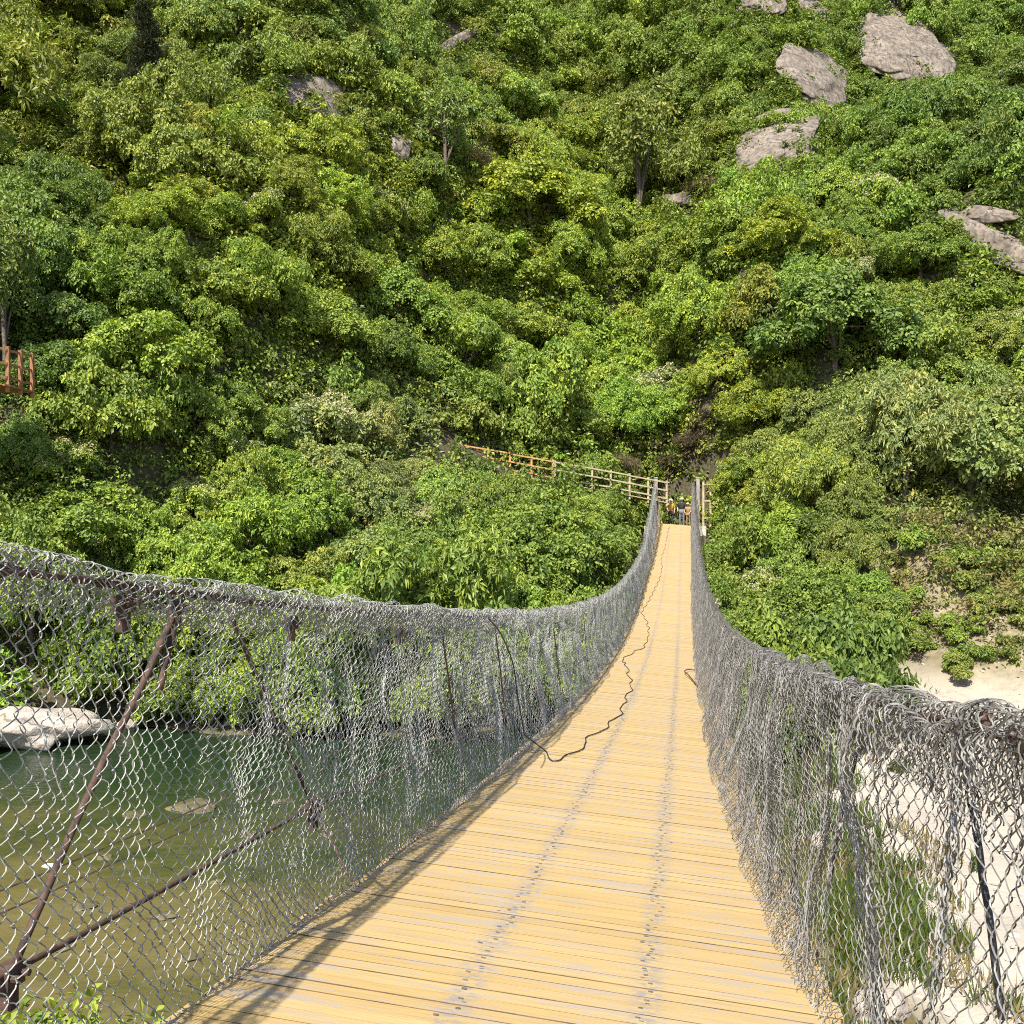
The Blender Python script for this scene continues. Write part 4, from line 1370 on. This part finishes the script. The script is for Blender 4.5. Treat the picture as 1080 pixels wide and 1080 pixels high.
for _ in range(900):
    if nso >= 34: break
    x = gT.uniform(-27, 3.5)
    yy = np.linspace(30, 42, 240)
    y = yy[np.argmax(terrain(np.full(240, x), yy) > WATER + 0.05)] + gT.uniform(0.1, 1.8)
    sc = gT.uniform(0.6, 1.15)
    base = np.array([x, y, float(terrain(x, y))])
    bx, by = proj(base)
    if bx < 108 and by > 725: continue
    if any((x - a) ** 2 + (y - b) ** 2 < (0.8 * sc) ** 2 for a, b, r in PLACED[-nso:] if nso): continue
    lab = "low leafy shrub overhanging the far waterline, seen through the left net"
    plant('shrub', base, sc, tuple((MID if gT.random() < .6 else LIME) * gT.uniform(.8, 1.1)), gT.uniform(0, 6.28), int(gT.integers(0, 3)), lab, "shrubs overhanging the far waterline", gT.uniform(1.0, 1.7))
    PLACED.append((x, y, 1.3 * sc)); nso += 1
for (px, py, Z, sc, lab) in ((34, 1078, 8.0, 0.30, "bright green sapling top at the lower left corner, seen through the net"),
                             (108, 1098, 8.6, 0.26, "smaller bright green sprig right of the corner sapling")):
    p = PZ(px, py, Z)
    gz = float(terrain(p[0], p[1]))
    v = KINDS['airy'][0]
    root = plant('airy', (p[0], p[1], gz), (p[2] - gz) / v['H'] * 1.03, tuple(LIME * 0.85), 1.0, 0, lab)

# ------------------------------------------------------------------ undergrowth, grass (uncountable)
gU = np.random.default_rng(15)
n = 62000
Z = 34 + 130 * gU.random(n) ** 0.75
X = (gU.uniform(-160, 1240, n) - 540) / FPX * Z
zt = terrain(X, Z)
px = 540 + X / Z * FPX; py = 540 - zt / Z * FPX
ok = (zt > WATER + 0.5) & (py > -90) & ~((px > 935) & (py > 700)) & ~((px > 945) & (px < 985) & (py > 665)) & ~((px > 694) & (px < 748) & (py > 503) & (py < 560))
sU = X * U[0] + Z * U[1]; lU = X * R[0] + Z * R[1]
ok &= ~((sU < S_END + 3) & (lU > LAT_L - 1) & (lU < LAT_R + 1) & (zt > deck_z(sU) - 4.0))
for (x0, y0, x1, y1, Zo) in PROTECT:
    ok &= ~((px > (x0 + 0.14 * (x1 - x0) if Zo > 65 else x0 - 3)) & (px < (x1 - 0.14 * (x1 - x0) if Zo > 65 else x1 + 3)) & (py > y0 + 6) & (py < y1 + (11 if Zo < 65 else -0.16 * (y1 - y0))) & (Z < Zo + (0.4 if Zo < 65 else 2)))
dry = (px > 900) & (py > 520)
ok &= ~(dry & (gU.random(n) < 0.2))
X, Z, zt = X[ok], Z[ok], zt[ok]
st_ = (terrain(X, Z + 0.7) - terrain(X, Z - 0.7)) / 1.4
rep_ = np.flatnonzero(st_ > 1.05)
rep_ = np.concatenate([rep_, rep_, rep_[st_[rep_] > 1.4]])
X = np.r_[X, X[rep_] + gU.normal(size=len(rep_)) * 0.5]; Z = np.r_[Z, Z[rep_] + gU.uniform(-.7, .7, len(rep_))]; zt = terrain(X, Z)
lsz = np.clip(Z / 66, 0.55, 1.05)
cen = np.stack([X, Z, zt + 0.15 + (1.3 + 1.1 * np.clip(_tn2(X * 1.5 + 9, Z * 1.5), 0, 1)) * gU.random(len(X)) ** 1.3], 1)
# brush hanging on the cut bank behind the bridge end
nb = 420
sb_ = gU.uniform(66.0, 67.6, nb); lb_ = gU.uniform(-6, 5, nb)
bk = BP(sb_, lb_, 0); bk[:, 2] = zE - 0.3 + gU.random(nb) ** 0.7 * (terrain(bk[:, 0], bk[:, 1] + 1.0) - zE + 0.6)
cen = np.vstack([cen, bk]); lsz = np.r_[lsz, np.full(nb, 0.8)]
V, F, T = clump_leaves(gU, cen, np.tile(UP, (len(cen), 1)) + gU.normal(size=cen.shape) * .3, gU.uniform(0.4, 0.85, len(cen)), 30, 0.32 * lsz, 0.19 * lsz, 0.6)
hu = np.array([field(540 + c[0] / c[1] * FPX, 540 - c[2] / c[1] * FPX, gU) for c in cen]) * 0.78  # shade painted in: undergrowth darkened so gaps between the trees read deep
cp_ = 540 + cen[:, 0] / cen[:, 1] * FPX; cq_ = 540 - cen[:, 2] / cen[:, 1] * FPX
dr_ = (cp_ > 925) & (cq_ > 540) & (gU.random(len(cen)) < 0.45)
hu[dr_] = np.array([0.17, 0.145, 0.055]) * gU.uniform(0.7, 1.3, (int(dr_.sum()), 1))
kb = np.arange(len(cen)) >= len(cen) - nb
hu[kb] = np.where(gU.random((nb, 1)) < 0.55, [[0.12, 0.085, 0.045]], [[0.075, 0.085, 0.025]]) * gU.uniform(0.6, 1.3, (nb, 1))
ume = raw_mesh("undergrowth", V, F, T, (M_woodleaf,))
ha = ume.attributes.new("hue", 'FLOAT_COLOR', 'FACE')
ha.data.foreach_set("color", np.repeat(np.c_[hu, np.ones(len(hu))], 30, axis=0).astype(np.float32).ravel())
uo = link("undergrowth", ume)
print('UNDER', len(cen))
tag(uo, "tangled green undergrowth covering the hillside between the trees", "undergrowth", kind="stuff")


def grass(n, xr, yr, test, hmin, hmax, color, label, seed):
    g = np.random.default_rng(seed)
    X = g.uniform(*xr, n); Y = g.uniform(*yr, n)
    k = test(X, Y); X, Y = X[k], Y[k]
    z = terrain(X, Y)
    m = len(X)
    h = g.uniform(hmin, hmax, m)
    D = np.stack([g.normal(size=m) * .3, g.normal(size=m) * .3, np.ones(m)], 1)
    Nn = g.normal(size=(m, 3)); Nn[:, 2] *= .3
    V, F = leaves(np.stack([X, Y, z + h * .45], 1), D, Nn, h, g.uniform(0.02, 0.045, m), 0.05)
    o = link("grass", raw_mesh("grass", V, F, np.clip(g.normal(size=m) * .32 + .5, 0, 1), (M_leaf,)))
    o.color = (*color, 1)
    return tag(o, label, "grass", kind="stuff")


pn = sines(66, 8, 0.15, 0.5, 2)
grass(60000, (3, 14), (12, 30), lambda x, y: (x > shore_right(y) - 2.9) & (x < shore_right(y) - 0.05 + 0.5 * pn(x * 2, y * 2)) & (pn(x, y) > -0.15 + 0.3 * np.sin(x * 9) * np.sin(y * 7)), 0.18, 0.6, (0.085, 0.125, 0.022), "green grass strip between the river and the sand bank", 31)
grass(16000, (3, 14), (12, 31), lambda x, y: (x > shore_right(y) - 3.1) & (x < shore_right(y) + 0.6) & (pn(x * 1.7 + 3, y) > -0.1), 0.15, 0.55, (0.20, 0.165, 0.07), "dry straw stems mixed into the green grass strip", 33)
grass(9000, (8, 34), (20, 50), lambda x, y: (x > shore_right(y) + 0.5) & (pn(x * 1.3 + 5, y) > 0.85), 0.12, 0.3, (0.12, 0.13, 0.03), "thin dry grass tufts scattered on the sand bank", 32)

gp = np.random.default_rng(91)
pv = np.array([[0, 0, .5], [1, 0, 0], [.3, .9, .05], [-.8, .55, 0], [-.8, -.55, .05], [.3, -.9, 0], [.1, .1, -.4]]) * [1, 1, .8]
pf = np.array([[0, 1, 2], [0, 2, 3], [0, 3, 4], [0, 4, 5], [0, 5, 1], [6, 2, 1], [6, 3, 2], [6, 4, 3], [6, 5, 4], [6, 1, 5]])
N = 5200
Y = 12 + 34 * gp.random(N) ** 1.3; X = shore_right(Y) - 0.6 + 22 * gp.random(N) ** 1.6
r = 0.03 + 0.13 * gp.random(N) ** 5
a = gp.uniform(0, 6.28, N)
jit = pv[None] * gp.uniform(.6, 1.3, (N, 7, 1)) * r[:, None, None]
Vp = np.stack([jit[..., 0] * np.cos(a)[:, None] - jit[..., 1] * np.sin(a)[:, None] * .7, jit[..., 0] * np.sin(a)[:, None] + jit[..., 1] * np.cos(a)[:, None] * .7, jit[..., 2]], -1) + np.stack([X, Y, terrain(X, Y)], -1)[:, None]
M_peb = two_tone("pebble_stone", (0.20, 0.17, 0.14), (0.42, 0.37, 0.31), 1.7, 0.9, 0, 0, (0.55, 0.50, 0.44))
tag(link("pebbles", raw_mesh("pebbles", Vp.reshape(-1, 3), (pf[None] + 7 * np.arange(N)[:, None, None]).reshape(-1, 3), None, (M_peb,))), "scattered pebbles lying on the pale sand bank", "pebbles", kind="stuff")
